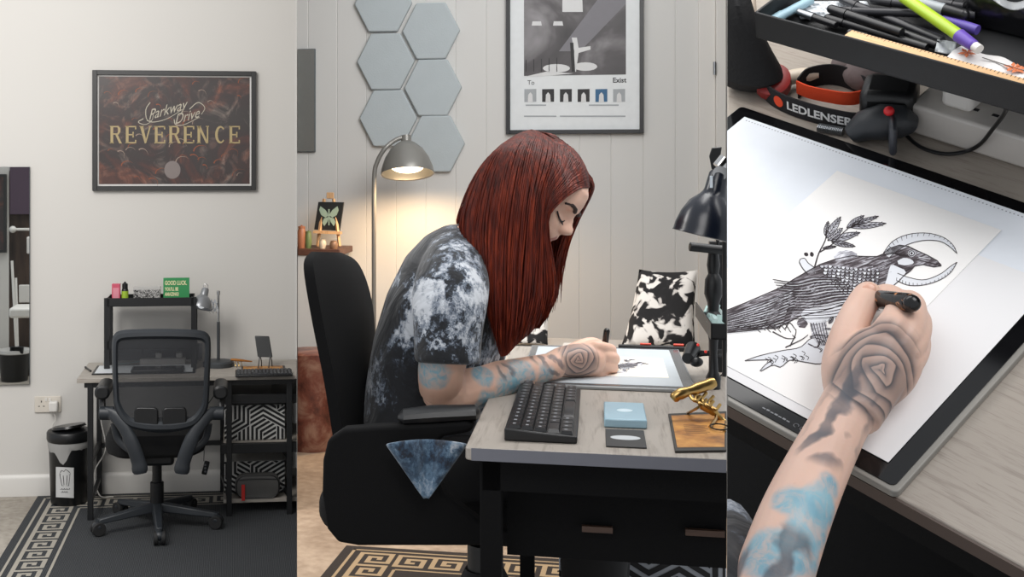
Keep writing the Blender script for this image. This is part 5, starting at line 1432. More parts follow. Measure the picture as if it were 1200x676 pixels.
PS = Thing(FL, 'power_strip', 'white power strip on the desk under the riser tray', 'power strip', ((p.x+q.x)/2, -.14, DZL))
PS.part('strip_body', M().bx(p.x, q.x, -.165, -.115, DZL+.0005, DZL+.038), white_plastic, bev=.005)
for px in (186, 210):
    x = yL(px, 424, -.14).x; PS.part('plug', M().box((x, -.14, DZL+.053), (.034, .036, .03)), white_plastic, bev=.006)
PS.part('cord', M().tube(spline([(p.x, -.14, DZL+.02), (p.x-.08, -.15, DZL+.012), (p.x-.14, -.12, DZL+.006), (p.x-.2, -.1, DZL+.006)], 14), .003, 6), mat('pale blue cord', '9db4b8', .5))
PS.part('cord', M().tube(spline([(p.x+.11, -.14, DZL+.065), (p.x+.10, -.13, DZL+.10), (p.x+.03, -.125, DZL+.10), (p.x+.01, -.12, DZL+.06)], 16), .002, 6), black_plastic)
q = zL(103, 436, DZL)
PN = Thing(FL, 'pen', 'small black pen lying at the left end of the desk', 'pen', (q.x, q.y+.03, DZL))
PN.part('barrel', M().cyl(q+V((.015, .0, .006)), q+V((-.02, .10, .006)), .005), black_plastic)
PN.part('cap', M().cyl(q+V((-.02, .10, .006)), q+V((-.028, .125, .006)), .006), black_plastic)
# phone stand
sb = zL(309, 432, DZL)
yy = sb.y+.02
PH = Thing(FL, 'phone_stand', 'black tablet propped on a small wire stand at the right end of the desk', 'phone stand', (sb.x, yy, DZL))
q4 = [yL(302, 418.5, yy), yL(319.5, 419, yy), yL(315.5, 394.5, yy+.03), yL(298.5, 394, yy+.03)]
b = M().rings([[p for p in q4], [p+V((0, .009, .003)) for p in q4]]); PH.part('slab', b, mat('dark graphite', '303132', .4), bev=.004, seg=3)
for x in (q4[0].x+.012, q4[1].x-.012):
    PH.part('leg', M().tube(spline([(x, yy+.005, q4[0].z+.01), (x-.006, yy-.012, DZL+.035), (x-.010, yy-.02, DZL+.003)], 10), .003, 6), black_metal)
    PH.part('leg', M().tube(spline([(x, yy+.012, q4[0].z+.01), (x+.008, yy+.03, DZL+.035), (x+.010, yy+.04, DZL+.003)], 10), .003, 6), black_metal)
p, q, r2 = zL(283, 434.5, DZL), zL(335, 434.5, DZL), zL(325, 427.5, DZL)
MT = Thing(FL, 'desk_mat', 'small orange patterned mat under the wire stand', 'mat', ((p.x+q.x)/2, p.y, DZL))
MT.part('pad', cl(M().bx(p.x, q.x, p.y, p.y+.13, DZL+.0003, DZL+.003)), mat('charcoal mat edge', '33302c'))
MT.part('printed_face', cl(M().bx(p.x+.01, q.x-.012, p.y+.008, p.y+.122, DZL+.003, DZL+.0034)), parch)
p, q = zL(275, 442.5, DZL), zL(346, 442.5, DZL)
KL = keyboard(FL, 'black keyboard with pale legends at the front right edge of the desk', ((p.x+q.x)/2-.004, p.y+.062, DZL+.0005), 0, q.x-p.x-.015, .12, mat('black keycap', '232428', .4), mat('black case plastic', '131314', .4), th=.02, cols=15)
BP = Thing(FL, 'brass_pen_rest', 'orange and brass pen lying on a small wire rest right of the lamp base', 'pen rest', zL(285, 430, DZL))
p = zL(286, 430, DZL); yy = p.y+.02
BP.part('barrel', M().tube([yL(270.5, 421.3, yy), yL(276, 421.6, yy), yL(284, 422.3, yy), yL(295.5, 423.6, yy)], [.006, .0075, .0065, .003], 12), mat('orange brass', 'b3763a', .3, .6))
for px in (277, 281):
    BP.part('wire_leg', M().tube(spline([yL(px, 422, yy), (yL(px, 425, yy).x-.008, yy-.02, DZL+.02), (yL(px, 428, yy).x, yy-.03, DZL+.003), (yL(px, 428, yy).x+.012, yy+.01, DZL+.003), yL(px+1, 423, yy)], 16), .0018, 6), brass)

# bin ---------------------------------------------------------------------------------
q = zL(81, 588, 0.006); q.z = .0066; rb = .108; Hb = .335
BN = Thing(FL, 'waste_bin', 'black pedal-less waste bin with a white label beside the left desk leg', 'bin', q)
BN.part('bucket', M().lathe([(0, 0), (rb*.86, 0), (rb*.9, .006), (rb, Hb), (rb*.96, Hb), (rb*.85, .01), (0, .01)], q, n=40), black_plastic)
lin = []
r0 = random.Random(9)
b = M(); rs = []
for k, (rr_, zz_) in enumerate(((1.005, -.055), (1.02, -.035), (1.05, -.015), (1.04, .004), (.98, .006))):
    rs.append([q+V((rb*rr_*(1+.015*math.sin(j*1.7+k))*math.cos(2*PI*j/40), rb*rr_*(1+.015*math.sin(j*2.3+k))*math.sin(2*PI*j/40), Hb+zz_-(.035*(math.sin(j*.5)+.6*math.sin(j*1.1+1)) if k == 0 else 0)+.03*0)) for j in range(40)])
b.rings(rs, cap=False)
BN.part('liner', b, mat('grey bag', '9c9b99', .5), label='white bin bag folded over the rim')
BN.part('lid', M().lathe([(rb*1.06, Hb-.0), (rb*1.1, Hb+.012), (rb*1.1, Hb+.045), (rb*1.04, Hb+.055), (rb*.5, Hb+.064), (0, Hb+.066)], q, n=40), black_plastic, bev=.002)
BN.part('lid_flap', M().lathe([(0, 0), (rb*.86, 0), (rb*.8, .012), (0, .014)], q+V((0, 0, Hb+.068)), (-.12, .1, 1), 32), mat('black gloss', '0d0d0e', .25))
# curved label
def lab(px, py, off=.002):
    o_ = FL.i @ V((0, 0, HC)); d_ = FL.i @ W(px, py, 1)-o_
    # nearest hit with the cylinder wall
    A = d_.x**2+d_.y**2; rr_ = rb*.96+off; ox, oy = o_.x-q.x, o_.y-q.y; B = 2*(ox*d_.x+oy*d_.y); C_ = ox*ox+oy*oy-rr_*rr_
    t = (-B-math.sqrt(max(0, B*B-4*A*C_)))/(2*A); return o_+d_*t
b = M().grid(lambda u, v: lab(lerp(65.5, 86.5, u), lerp(582.5, 547, v)+u*1.0), 8, 4)
lb = BN.part('label', b, mat('white label', 'c9c9c8', .5), label='white label with a bin icon')
b = M(); f_ = lambda x, y: lab(x, y, .0032)
for pts in ([(70, 556), (72.5, 569), (80.5, 569), (82, 556), (70, 556)], [(69.5, 555), (83, 555)], [(70.5, 554), (72, 551), (75, 552.5), (77, 550), (80, 552), (82, 554)], [(74, 557), (75, 568)], [(78.5, 557), (78, 568)]): stroke(b, pts, .7, f_)
for y_, x0_, x1_ in ((573.5, 70.5, 82), (576.8, 71.5, 81)): 
    for k in range(8):
        x = lerp(x0_, x1_, k/8)
        if k != 7 or y_ < 575: stroke(b, [(x, y_), (x+.9, y_-1.4*(k % 2)), (x+1, y_)], .6, f_)
BN.part('icon', b, ink, flat=True, under=lb)

# mesh office chair ----------------------------------------------------------------------
cc = zL(184, 618, 0); cx, cyy = cc.x, cc.y
OC = Thing(FL, 'office_chair', 'black mesh-backed office chair on casters facing the plain wall', 'office chair', (cx, cyy, 0))
fg = mat('graphite nylon', '272b30', .42, bump=.15, bs=600)
Yc = 5.93
for k in range(5):
    a_ = -PI/2+.10+2*PI*k/5; dr = V((math.cos(a_), math.sin(a_), 0)); c0 = V((cx, cyy, 0)); e_ = c0+dr*.305
    lg = OC.part('leg', M().rings([[c0+dr*.02+V((-dr.y, dr.x, 0))*.028*s1+V((0, 0, z)) for s1, z in ((-1, .085), (1, .085), (.8, .13), (-.8, .13))], [e_+V((-dr.y, dr.x, 0))*.02*s1+V((0, 0, z)) for s1, z in ((-1, .062), (1, .062), (.7, .088), (-.7, .088))]]), fg, bev=.006)
    s_ = V((-dr.y, dr.x, 0)); h0 = V((0, 0, .034+.0066))
    cs = OC.part('caster', M().cyl(e_+s_*.008+h0, e_+s_*.028+h0, .033, None, 20).cyl(e_-s_*.028+h0, e_-s_*.008+h0, .033, None, 20), rubber, bev=.003, under=lg)
    OC.part('caster_hood', M().cyl(e_+V((0, 0, .05)), e_+V((0, 0, .085)), .018, .014).ell(e_+V((0, 0, .052)), (.03, .03, .025)), fg, under=lg)
OC.part('column', M().cyl((cx, cyy, .09), (cx, cyy, .23), .034).cyl((cx, cyy, .23), (cx, cyy, .42), .024), black_plastic, bev=.002)
OC.part('mechanism', M().bx(cx-.09, cx+.09, cyy-.13, cyy+.12, .34, .40), black_plastic, bev=.015)
zs0, zs1 = .385, .50
b = M().rings([[(cx+x*s_, cyy+.05+y*s_, z) for x, y in rrect(.50, .48, .11, 6)] for s_, z in ((.82, zs0), (.95, zs0+.02), (1.0, zs0+.055), (.99, zs1-.02), (.93, zs1))])
OC.part('seat', b, black_fabric)
# backrest frame traced as seen from behind, standing at the near side of the seat
yb = cyy-.26
def bk_(px, py, dy=0): q_ = yL(px, py, yb); q_.y += dy; return q_
outer = [(133, 472), (131.5, 440), (130.5, 405), (133, 393), (142, 387.5), (165, 385.6), (188, 385), (212, 385.6), (235, 387.5), (244.5, 393), (247, 405), (246, 440), (244.5, 472), (240, 486), (229, 498), (210, 503), (189, 504), (168, 503), (149, 498), (138, 486)]
inner_ = [(140, 468), (138.5, 440), (138, 408), (140, 401), (147, 398.5), (165, 397), (188, 396.5), (212, 397), (231, 398.5), (238, 401), (240, 408), (239, 440), (237.5, 468), (233, 479), (224, 488), (208, 491.5), (189, 492), (170, 491.5), (154, 488), (145, 479)]
crv = lambda px, py: -.035*(1-((px-189)/58)**2)+.05*((480-py)/95)**2*(1 if py < 480 else -1)*.6
Lo = sp2(outer+[outer[0]], 81)[:-1]; Li = sp2(inner_+[inner_[0]], 81)[:-1]
b = M(); rs = []
for (ox, oy), (ix, iy) in zip(Lo, Li):
    p0_, p1_ = bk_(ox, oy, crv(ox, oy)), bk_(ix, iy, crv(ix, iy)); m_ = (p0_+p1_)/2; dyv = V((0, .016, 0))
    rs.append([p0_, p0_.lerp(p1_, .3)-dyv, p0_.lerp(p1_, .7)-dyv, p1_, p0_.lerp(p1_, .7)+dyv, p0_.lerp(p1_, .3)+dyv])
b.rings(rs, loop=True)
OC.part('back_frame', b, fg)
n = Nodes('chair mesh'); v = n.co()
w1 = n.wave(v, 95, 0, 0, 1, 'BANDS', 'X'); w2 = n.wave(v, 95, 0, 0, 1, 'BANDS', 'Z')
al = n.math('MAXIMUM', n.ramp(w1, [(.45, 0.), (.6, 1.)]), n.ramp(w2, [(.45, 0.), (.6, 1.)]))
n.out('26282c', .8); n.put(n.b, 'Alpha', n.math('MULTIPLY_ADD', al, .45, .40)); meshm = n.mt
b = M(); pass
def mg(u, v_):
    k = u*80; i = int(k) % 80; x, y = Li[i]; x = lerp(189, x, v_); y = lerp(450, y, v_); return bk_(x, y, crv(x, y))
b.grid(mg, 80, 6)
OC.part('mesh_panel', b, meshm)
for x0_, x1_ in ((158, 186), (191, 219)):
    qd = [bk_(x, y, -.012+crv(x, y)) for x, y in rrect(x1_-x0_, 25, 5, 4, (x0_+x1_)/2, 488)]
    b = M().rings([[p for p in qd], [p+V((0, .02, 0)) for p in qd]])
    pd = OC.part('lumbar_pad', b, black_plastic, bev=.006)
    OC.part('rib', M().tube([bk_(x0_+5, 482, -.016), bk_((x0_+x1_)/2, 484, -.018), bk_(x1_-5, 482, -.016)], .0035, 6), black_plastic, under=pd)
    OC.part('rib', M().tube([bk_(x0_+5, 492, -.016), bk_((x0_+x1_)/2, 494, -.018), bk_(x1_-5, 492, -.016)], .0035, 6), black_plastic, under=pd)
OC.part('back_crossbar', M().tube(spline([bk_(137, 482, .01), bk_(155, 497, -.01), bk_(189, 503, -.02), bk_(223, 497, -.01), bk_(241, 482, .01)], 20), .013, 10), fg)
# armrests: curved frame sweeping down to the back of the seat, padded cup on top
for sg in (1, -1):
    mx = lambda x: x if sg == 1 else 376-x+2
    pth = spline([bk_(mx(122), 484, .02), bk_(mx(134), 487, -.0), bk_(mx(146), 500, -.02), bk_(mx(156), 520, -.03), bk_(mx(163), 540, -.03), bk_(mx(165), 553, -.03)], 26)
    OC.part('arm_frame', M().tube(pth, [.028]*5+[.030]*8+[.034]*8+[.036, .038, .038, .036, .030], 12, flat=.45, up=(0, 1, 0)), fg)
    pth = spline([bk_(mx(133), 497, .02), bk_(mx(137), 515, .03), bk_(mx(148), 526, .02), bk_(mx(162), 530, -.01)], 20)
    OC.part('arm_brace', M().tube(pth, .017, 10, flat=.6, up=(0, 1, 0)), fg)
    OC.part('arm_hub', M().cyl(bk_(mx(115.5), 485.5, .03), bk_(mx(133), 485.5, .03), .033, None, 24), fg, bev=.004)
    OC.part('arm_post', M().tube([bk_(mx(119), 480, .04), bk_(mx(118), 468, .06)], .017, 10), black_plastic)
    q_ = bk_(mx(119.5), 458, 0)
    OC.part('arm_pad', M().rings([[(q_.x+x, q_.y+dy, q_.z+z-.01) for x, z in rrect(.072*s_, .065*s_, .028*s_, 5)] for dy, s_ in ((.0, .72), (.008, 1), (.22, 1), (.235, .8))]), black_plastic)
# hanging remote
q_ = yL(241, 548, -.12)
HR = Thing(FL, 'hand_control', 'small black hand control hanging on a cord right of the office chair', 'hand control', q_)
HR.part('control_body', M().box(q_, (.03, .02, .075), Matrix.Rotation(.25, 3, 'Y')), black_plastic, bev=.006)
b = M()
for k in range(3): b.cyl(q_+V((-.002+.006*k*0, -.0105, .018-.018*k)), q_+V((-.002, -.0125, .018-.018*k)), .006)
HR.part('buttons', b, mat('grey button', '6b6e72', .5))
HR.part('cord', M().tube(spline([q_+V((-.01, 0, .036)), q_+V((-.012, .01, .12)), q_+V((-.05, .03, .24)), V((X4-.015, byl, .6)), V((X4-.015, byl, .70))], 24), .0025, 6), black_plastic)
# white cables trailing down the left legs
b = M().tube(spline([(X2+.02, byl-.02, .70), (X2+.01, byl-.03, .45), (X2+.04, byl-.06, .28), (X2-.02, byl-.05, .15), (X2+.01, byl-.08, .03), (X2+.08, byl-.05, .012)], 30), .0035, 6)
single(FL, 'cable', b, white_plastic, 'white cable trailing down the left back leg of the desk', 'cable', (X2, byl, .0))

# ================================================================== RIGHT: the close view over the drawing
def R(px, py, h=0.): return FR.on(px, py, h, 2)
LR = 852.2
def cr_(b): return clip_px(b, LR, True, FR)
# desk slab: its top at z = -.009, pad stands on it
ZD = -.009
ef = R(1120, 621, ZD).y
fx = R(1300, 500, ZD).x
lamd = wood('warm grey oak laminate', '8b8178', '9f968c', axis=0, sc_=2.6, rough=.42)
DR = Thing(FR, 'desk', 'grey wood desk top seen close from above under the big light pad', 'desk', (0, ef+.2, ZD-.02))
DR.part('tabletop', cr_(M().bx(-1.3, fx+.25, ef, .95, ZD-.016, ZD)), lamd, bev=.002)
DR.part('edge_band', cr_(M().bx(-1.3, fx+.25, ef-.0025, ef-.0003, ZD-.016, ZD-.0004)), mat('brown edge band', '4d3f38', .5))
DR.part('apron', cr_(M().bx(-1.3, fx+.25, ef+.03, ef+.05, ZD-.09, ZD-.0165)), void_black)
# dark floor below
b = cr_(M().bx(-1.6, 1.0, -.9, 1.2, -.50, -.48)); struct(FR, 'floor_right', b, void_black)
b = cr_(M().bx(-1.6, 1.0, .97, 1.0, -.48, .9)); struct(FR, 'wall_right_place', b, void_black)

# light pad
tl = R(868, 123, 0); WP = -tl.x; HP = tl.y
PR = Thing(FR, 'light_pad', 'large white light pad with a glossy black border, seen close from above', 'light pad', (-WP/2, HP/2, ZD))
def outl(x0, x1, y0, y1, r): return [(x, y) for x, y in rrect(x1-x0, y1-y0, r, 4, (x0+x1)/2, (y0+y1)/2)]
b = M().prism(outl(-WP, .003, -.003, HP, .006), ZD+.0003, -.001)
PR.part('housing', cr_(b), mat('satin grey rim', '8a8781', .4, .2), bev=.001)
b = M().prism(outl(-WP+.002, -.002, .002, HP-.002, .005), -.001, 0)
PR.part('glass_border', cr_(b), mat('glossy black border', '0c0c0e', .08))
wt = R(872.5, 137, .0003); wr = R(1090, 487, .0003); wb = R(900, 479, .0003)
PR.part('lit_panel', cr_(M().bx(wt.x, wr.x-.004, wb.y+.012, wt.y, .0001, .0006)), mat('white diffuser', 'd5d9df', .9, spec=.15, emit=.12))
b = M()
yy = wt.y-.006
for k in range(95):
    x = wt.x+.006+k*(wr.x-wt.x-.02)/95; b.bx(x, x+.0014, yy, yy+.0012, .0006, .0008)
PR.part('ruler_dots', b, mat('grey print', '8b8f95', .6), flat=True, fix=False)
b = M(); q = R(897, 481, .0)
for k in range(7): b.bx(q.x-.004+k*.0042, q.x-.0008+k*.0042, .0075, .0093 if k % 2 else .0088, .0002, .0004)
for k in range(2): b.tube([(q.x+.031+k*.0065+.0022*math.cos(t), .0085+.0022*math.sin(t), .0003) for t in [j*.5 for j in range(11)]], .0004, 4)
PR.part('lettering', cr_(b), mat('dim grey lettering', '77797d', .5), flat=True)
# sheets
t0, t1 = R(977.5, 204, .0008), R(1177, 267, .0008)
xl, xr, yt = t0.x, t1.x, (t0.y+t1.y)/2
SR = Thing(FR, 'drawing_sheet', 'white sheet with the ink crow and crescent moon drawing under the hand', 'drawing', ((xl+xr)/2, yt-.3, .0007))
under_b = R(1041, 542, .0007)
b = cr_(M().bx(xl+.0, xr, under_b.y+.01, yt, .0014, .0019))
SR.part('sheet', b, mat('bright white paper', 'eeecea', .8, vary=.004))
def big_sheet(x, y, l): px, py = c2px(x, y); q = R(px, py, .0021); q.z = .0021+l*.00006; return q
SR.part('drawing', cr_(crow(big_sheet)), draw_mats, fix=False, flat=True)
BK = Thing(FR, 'backing_sheet', 'larger blank white sheet lying under the drawing, its corner over the black border', 'paper', (wr.x, under_b.y, .0007))
b = cr_(M().bx(xl+.02, under_b.x, under_b.y, t1.y-.05, .0008, .0012))
BK.part('sheet', b, mat('white backing paper', 'e2e1e2', .8, vary=.004))

# hand and forearm -------------------------------------------------------------
def rp(px, py, h): return FR.on(px, py, h, 2)
HN = Thing(FR, 'person', 'tattooed right forearm and hand holding a pen over the crow drawing', 'person', rp(1000, 480, .0))
b = M()
def lb2(pts, rad, n=16, m=None, flat=1):
    k = m or 5*(len(pts)-1)+1
    b.tube(spline([rp(*p) for p in pts], k), [v[0] for v in spline([(r_, 0, 0) for r_ in rad], k)], n, flat=flat)
# forearm to wrist
lb2([(898, 706, .03), (912, 660, .034), (933, 602, .035), (958, 547, .034), (982, 500, .032), (998, 472, .032)], [.029, .0285, .0275, .0255, .0238, .0245], 22)
# palm and back of the hand
lb2([(998, 488, .032), (1010, 460, .034), (1022, 435, .037), (1033, 414, .040), (1041, 402, .040)], [.0235, .0275, .0300, .0285, .020], 22)
lb2([(1022, 464, .024), (1041, 442, .028), (1052, 422, .032), (1056, 406, .034)], [.018, .0215, .0215, .0165], 18)
# thumb with its ball
lb2([(994, 462, .028), (989, 430, .030), (993, 398, .036), (1003, 370, .040), (1016, 347, .036), (1020, 339, .034)], [.020, .0195, .0165, .0145, .0132, .0095], 16)
# index finger: over the top, curling round the pen
lb2([(1033, 403, .052), (1045, 384, .060), (1053, 366, .048), (1050, 351, .034), (1038, 345, .024), (1028, 347, .016)], [.0165, .0145, .0125, .0112, .0105, .009], 14)
# middle
lb2([(1048, 408, .048), (1063, 387, .052), (1069, 364, .041), (1065, 354, .026), (1052, 358, .013), (1038, 362, .010)], [.0165, .0145, .0128, .0118, .0105, .009], 14)
# ring
lb2([(1056, 415, .042), (1070, 396, .042), (1075, 377, .032), (1068, 368, .020), (1056, 370, .011), (1044, 376, .010)], [.0155, .0140, .0125, .011, .010, .009], 14)
# little finger
lb2([(1060, 428, .034), (1072, 412, .030), (1075, 397, .020), (1067, 390, .013), (1060, 390, .010)], [.0145, .0125, .0112, .010, .009], 14)
def right_tats(n, col):
    inv = HN.inv
    c0 = tuple(inv @ rp(1033, 428, .066))
    col = rose(n, col, c0, .050, 1)
    bl = [(tuple(inv @ rp(x, y, .06)), r_) for x, y, r_ in ((977, 590, .028), (962, 612, .028), (985, 566, .020), (946, 642, .03), (930, 588, .02), (905, 650, .03), (960, 585, .018))]
    gr = [(tuple(inv @ rp(x, y, .06)), r_) for x, y, r_ in ((985, 500, .034), (968, 520, .028), (1000, 470, .034), (925, 640, .026), (940, 670, .028), (880, 660, .03), (1010, 450, .03))]
    return arm_tats(n, col, bl, gr)
sk = skin_mat('forearm skin with tattoos', 'd0aa98', 'dcbbaa', right_tats)
o = HN.part('arm', b, sk, remesh=.0020, smooth=2)
# thumb nail
e = rp(1018, 340, .0475)
nb = M(); nb.ell((0, 0, 0), (.0062, .0075, .0018))
nl = HN.part('nail', nb, mat('nail', 'd9a993', .25), abs=False)
nl.matrix_local = HN.inv @ Matrix.Translation(e) @ Matrix.Rotation(.5, 4, 'Y') @ Matrix.Rotation(.35, 4, 'X')
# pen: glossy black barrel with the orange reflection painted on, held between thumb and fingers
pe, pt_ = rp(1067, 354, .064), rp(1012, 350, .004)
mid = pe.lerp(pt_, .12)
n = Nodes('black barrel with painted reflection'); v = n.co()
n.out(n.ramp(n.noise(v, 90, 3, .5, 1), [(.5, '120f0e'), (.58, '3a2a22'), (.68, 'c98a5e')]), .12)
b = M(); d_ = (pe-pt_).normalized()
pp0 = rp(1066, 355, .074); pp1 = rp(1024, 350, .030); pp2 = rp(1005, 352, .0035)
b.tube([pp0+(pp0-pp1).normalized()*.006, pp0+(pp0-pp1).normalized()*.004, pp0, pp1], [.004, .0075, .0088, .0088], 20)
PE = Thing(FR, 'pen', 'thick glossy black pen with painted orange reflection pinched between thumb and fingers', 'pen', pp2)
PE.part('barrel', b, n.mt)
PE.part('nib_cone', M().tube([pp1, pp1.lerp(pp2, .6), pp2], [.0082, .006, .0006], 16), black_plastic)
PE.part('end_cap', M().ell(pp0+(pp0-pp1).normalized()*.004, .0078), mat('black gloss', '0d0d0e', .12))
# sleeve of the shirt at the lower left and bag strap
b = M().tube(spline([rp(840, 760, .0), rp(848, 700, -.0), rp(852, 650, -.02), rp(850, 610, -.05)], 14), [.06-.003*k for k in range(14)], 14)
single(FR, 'shirt_fold', cr_(b), tie_dye, 'fold of grey tie-dyed cloth at the lower left below the forearm', 'cloth', rp(852, 660, -.05))

# black riser tray --------------------------------------------------------------
ZT = .135
f0 = R(887, 43, ZT); f1 = R(1200, 137, ZT); yf = (f0.y+f1.y)/2
lip = FR.on(1040, 56.5, yf, 1).z
xL_ = f0.x; xR_ = FR.on(1300, 150, yf, 1).x; dep = .24
TR = Thing(FR, 'desk_riser', 'black metal tray full of pens standing above the far side of the light pad', 'riser', (xL_+.2, yf, ZD))
t_ = .003
TR.part('tray', M().bx(xL_, xR_, yf, yf+dep, ZT, ZT+t_).bx(xL_, xR_, yf, yf+t_, ZT, lip).bx(xL_, xL_+t_, yf, yf+dep, ZT, lip).bx(xL_, xR_, yf+dep-t_, yf+dep, ZT, lip+.02), mat('soft black metal', '131416', .55, bump=.1, bs=700), bev=.0012)
for x in (xL_+.012, xR_-.02):
    for y in (yf+dep-.02,): TR.part('post', M().bx(x-.010, x+.010, y-.010, y+.010, ZD+.0004, ZT), mat('soft black metal', '131416'))
zi = ZT+t_+.0003
def ti(px, py, h=0): return FR.on(px, py, zi+h, 2)
def c1(x, y): return 850+x/3.38, y/3.38
def tpen(a, c, r_, m, lab, cap=None, h0=.0, h1=None, tip=None):
    p, q = ti(*c1(*a), r_+h0), ti(*c1(*c), r_+(h0 if h1 is None else h1))
    T_ = Thing(FR, 'pen', lab, 'pen', q, group='pens in the riser tray')
    T_.part('barrel', M().cyl(p, q, r_, r_, 14), m, bev=.0006)
    d = (q-p).normalized()
    T_.part('cap', M().cyl(q, q+d*.02, r_*1.15, r_*.95, 14).ell(q+d*.02, r_*.95), cap or m)
    if tip: T_.part('tip', M().cyl(q+d*.02, q+d*.03, r_*.8), tip)
    return T_
blk = mat('pen black', '17171a', .3); blk2 = mat('pen charcoal', '2a2a2e', .35)
tpen((990, 60), (500, 44), .0046, blk2, 'black pen highest along the back of the tray', h0=.010)
tpen((700, 130), (480, 56), .0052, blk, 'thick black pen with its cap at the left of the heap', h0=.012)
tpen((860, 160), (520, 22), .0046, blk2, 'black pen crossing under the lime green pen', h0=.004)
tpen((840, 180), (560, 80), .0046, blk, 'black pen in the middle of the heap', h0=.006)
tpen((800, 190), (470, 90), .005, blk, 'black pen nearest the ruler', h0=.004)
tpen((690, 190), (560, 150), .0046, blk, 'short black pen lying against the wooden ruler', h0=.003)
tpen((900, 40), (660, 10), .0050, blk2, 'black pen at the top behind the lime green pen', h0=.004)
tpen((440, 100), (350, 68), .0042, blk, 'small black pen with a grey clip at the left of the tray', cap=steel, h0=.006)
tpen((1180, 60), (900, 20), .0050, blk2, 'black pen at the upper right edge of the heap', h0=.003)
T_ = tpen((705, -12), (925, 140), .0062, mat('lime green barrel', 'a9c832', .35), 'lime green pen with a violet collar and white tip on top of the heap', cap=mat('violet collar', '6a4fb0', .4), h0=.026, h1=.020, tip=mat('white tip', 'e6e4e0', .4))
T_.o['group'] = 'pens in the riser tray'
tpen((1000, 120), (860, 75), .0055, mat('violet barrel', '5b4aa0', .4), 'violet pen behind the lime green pen', h0=.006)
tpen((735, 5), (870, 40), .0068, mat('clear grey barrel', '9aa0a4', .2), 'grey transparent marker at the top of the tray', cap=blk, h0=.012)
tpen((340, 0), (225, 60), .0052, mat('pale blue barrel', '93b2bf', .4), 'pale blue pen at the left end of the tray', h0=.004)
# ruler
a, c = ti(*c1(650, 166), .014), ti(*c1(1200, 322), .014)
d_ = (c-a).normalized(); s_ = d_.cross(V((0, 0, 1))).normalized()
rw = .0125; a0 = ti(*c1(500, 124), .014)
if s_.y > 0: s_ = -s_
RU = Thing(FR, 'ruler', 'light wooden ruler lying along the front lip of the tray', 'ruler', a0)
b = M().rings([[p+V((0, 0, z)) for p in (a0, a0+s_*rw, c+s_*rw, c)] for z in (0, .002)])
b = clip_poly and b
RU.part('blade', b, wood('ruler beech', 'c09468', 'd9b184', axis=0, sc_=2), bev=.0004)
b = M(); Lr = (c-a0).length
for k in range(int(Lr/.004)):
    p = a0+d_*(.004*k)+V((0, 0, .0022)); h_ = .0045 if k % 5 == 0 else .0028
    b.add([p, p+d_*.0007, p+d_*.0007+s_*h_, p+s_*h_], [(0, 1, 2, 3)])
RU.part('graduations', b, ink, flat=True)
# patterned white sachet strip with orange leaves
a, c = ti(*c1(905, 205), .010), ti(*c1(1200, 300), .008)
d_ = (c-a).normalized(); s_ = V((-d_.y, d_.x, 0))
b = M().grid(lambda u, v: a+d_*(u*(c-a).length)+s_*(.013*(v-.5)*2*(1-.12*math.sin(u*9)))+V((0, 0, .0022*math.sin(PI*v)+.001*math.sin(u*14))), 24, 6)
ST = Thing(FR, 'paper_strip', 'white paper strip printed with orange leaves at the right of the tray', 'paper strip', a)
ST.part('strip', b, mat('glossy white paper', 'e3e0de', .35))
b = M(); 
for u0 in (.18, .8, .86):
    cc_ = a+d_*(u0*(c-a).length)+V((0, 0, .0042))
    for k in range(5):
        an = k*2*PI/5+u0; e1 = cc_+(d_*math.cos(an)+s_*math.sin(an))*.009; w1_ = (d_*-math.sin(an)+s_*math.cos(an))*.0022
        b.sheet([cc_, (cc_+e1)/2+w1_, e1, (cc_+e1)/2-w1_])
ST.part('leaf_print', b, mat('orange print', 'd0764a', .6), flat=True)
b = M(); p = a+V((0, 0, .0042)); b.add([p+d_*.03-s_*.001, p+d_*.24-s_*.001, p+d_*.24+s_*.0005, p+d_*.03+s_*.0005], [(0, 1, 2, 3)]); ST.part('stem_print', b, mat('dark stem print', '4a4540', .7), flat=True)
b = M().grid(lambda u, v: ti(*c1(830+75*u+10*v, 205-50*v+12*u), .012+.004*math.sin(u*5+v*3)), 6, 6)
single(FR, 'clear_wrapper', b, mat('crumpled clear film', 'b4b8bb', .15), 'crumpled clear wrapper left of the leaf-printed strip', 'wrapper', ti(*c1(860, 190)), solid=.0006)
# lace-like tissue and black pouch
b = M().grid(lambda u, v: ti(*c1(300+300*u-40*v, 75-70*v), .003+.003*math.sin(u*17)*math.sin(v*11)), 20, 8)
n = Nodes('lace tissue'); n.out(n.ramp(n.vor(n.co(), 160), [(.15, '8f9498'), (.5, 'c6cace')]), .8)
single(FR, 'tissue', b, n.mt, 'pale lace-patterned tissue under the pens at the left of the tray', 'tissue', ti(*c1(420, 60)), solid=.0006)
b = M(); cpt = ti(*c1(1150, 90), .0)
rs = [[cpt+V((x*s_+.03, y*s_+.035, z)) for x, y in rrect(.16, .12, .02, 4)] for z, s_ in ((.002, 1), (.02, 1.02), (.045, .93), (.055, .8))]
PK = Thing(FR, 'black_pouch', 'glossy black pouch at the upper right corner of the tray', 'pouch', cpt)
PK.part('pouch_body', b.rings(rs), mat('wrinkled black film', '111114', .2, bump=1, bs=40))
PK.part('clear_flap', M().grid(lambda u, v: ti(*c1(1060+140*u, 0+40*math.sin(u*2.5)+30*v-30), .062+.004*math.sin(u*8)), 10, 4), mat('clear film', 'a7a9ab', .1), solid=.0006)

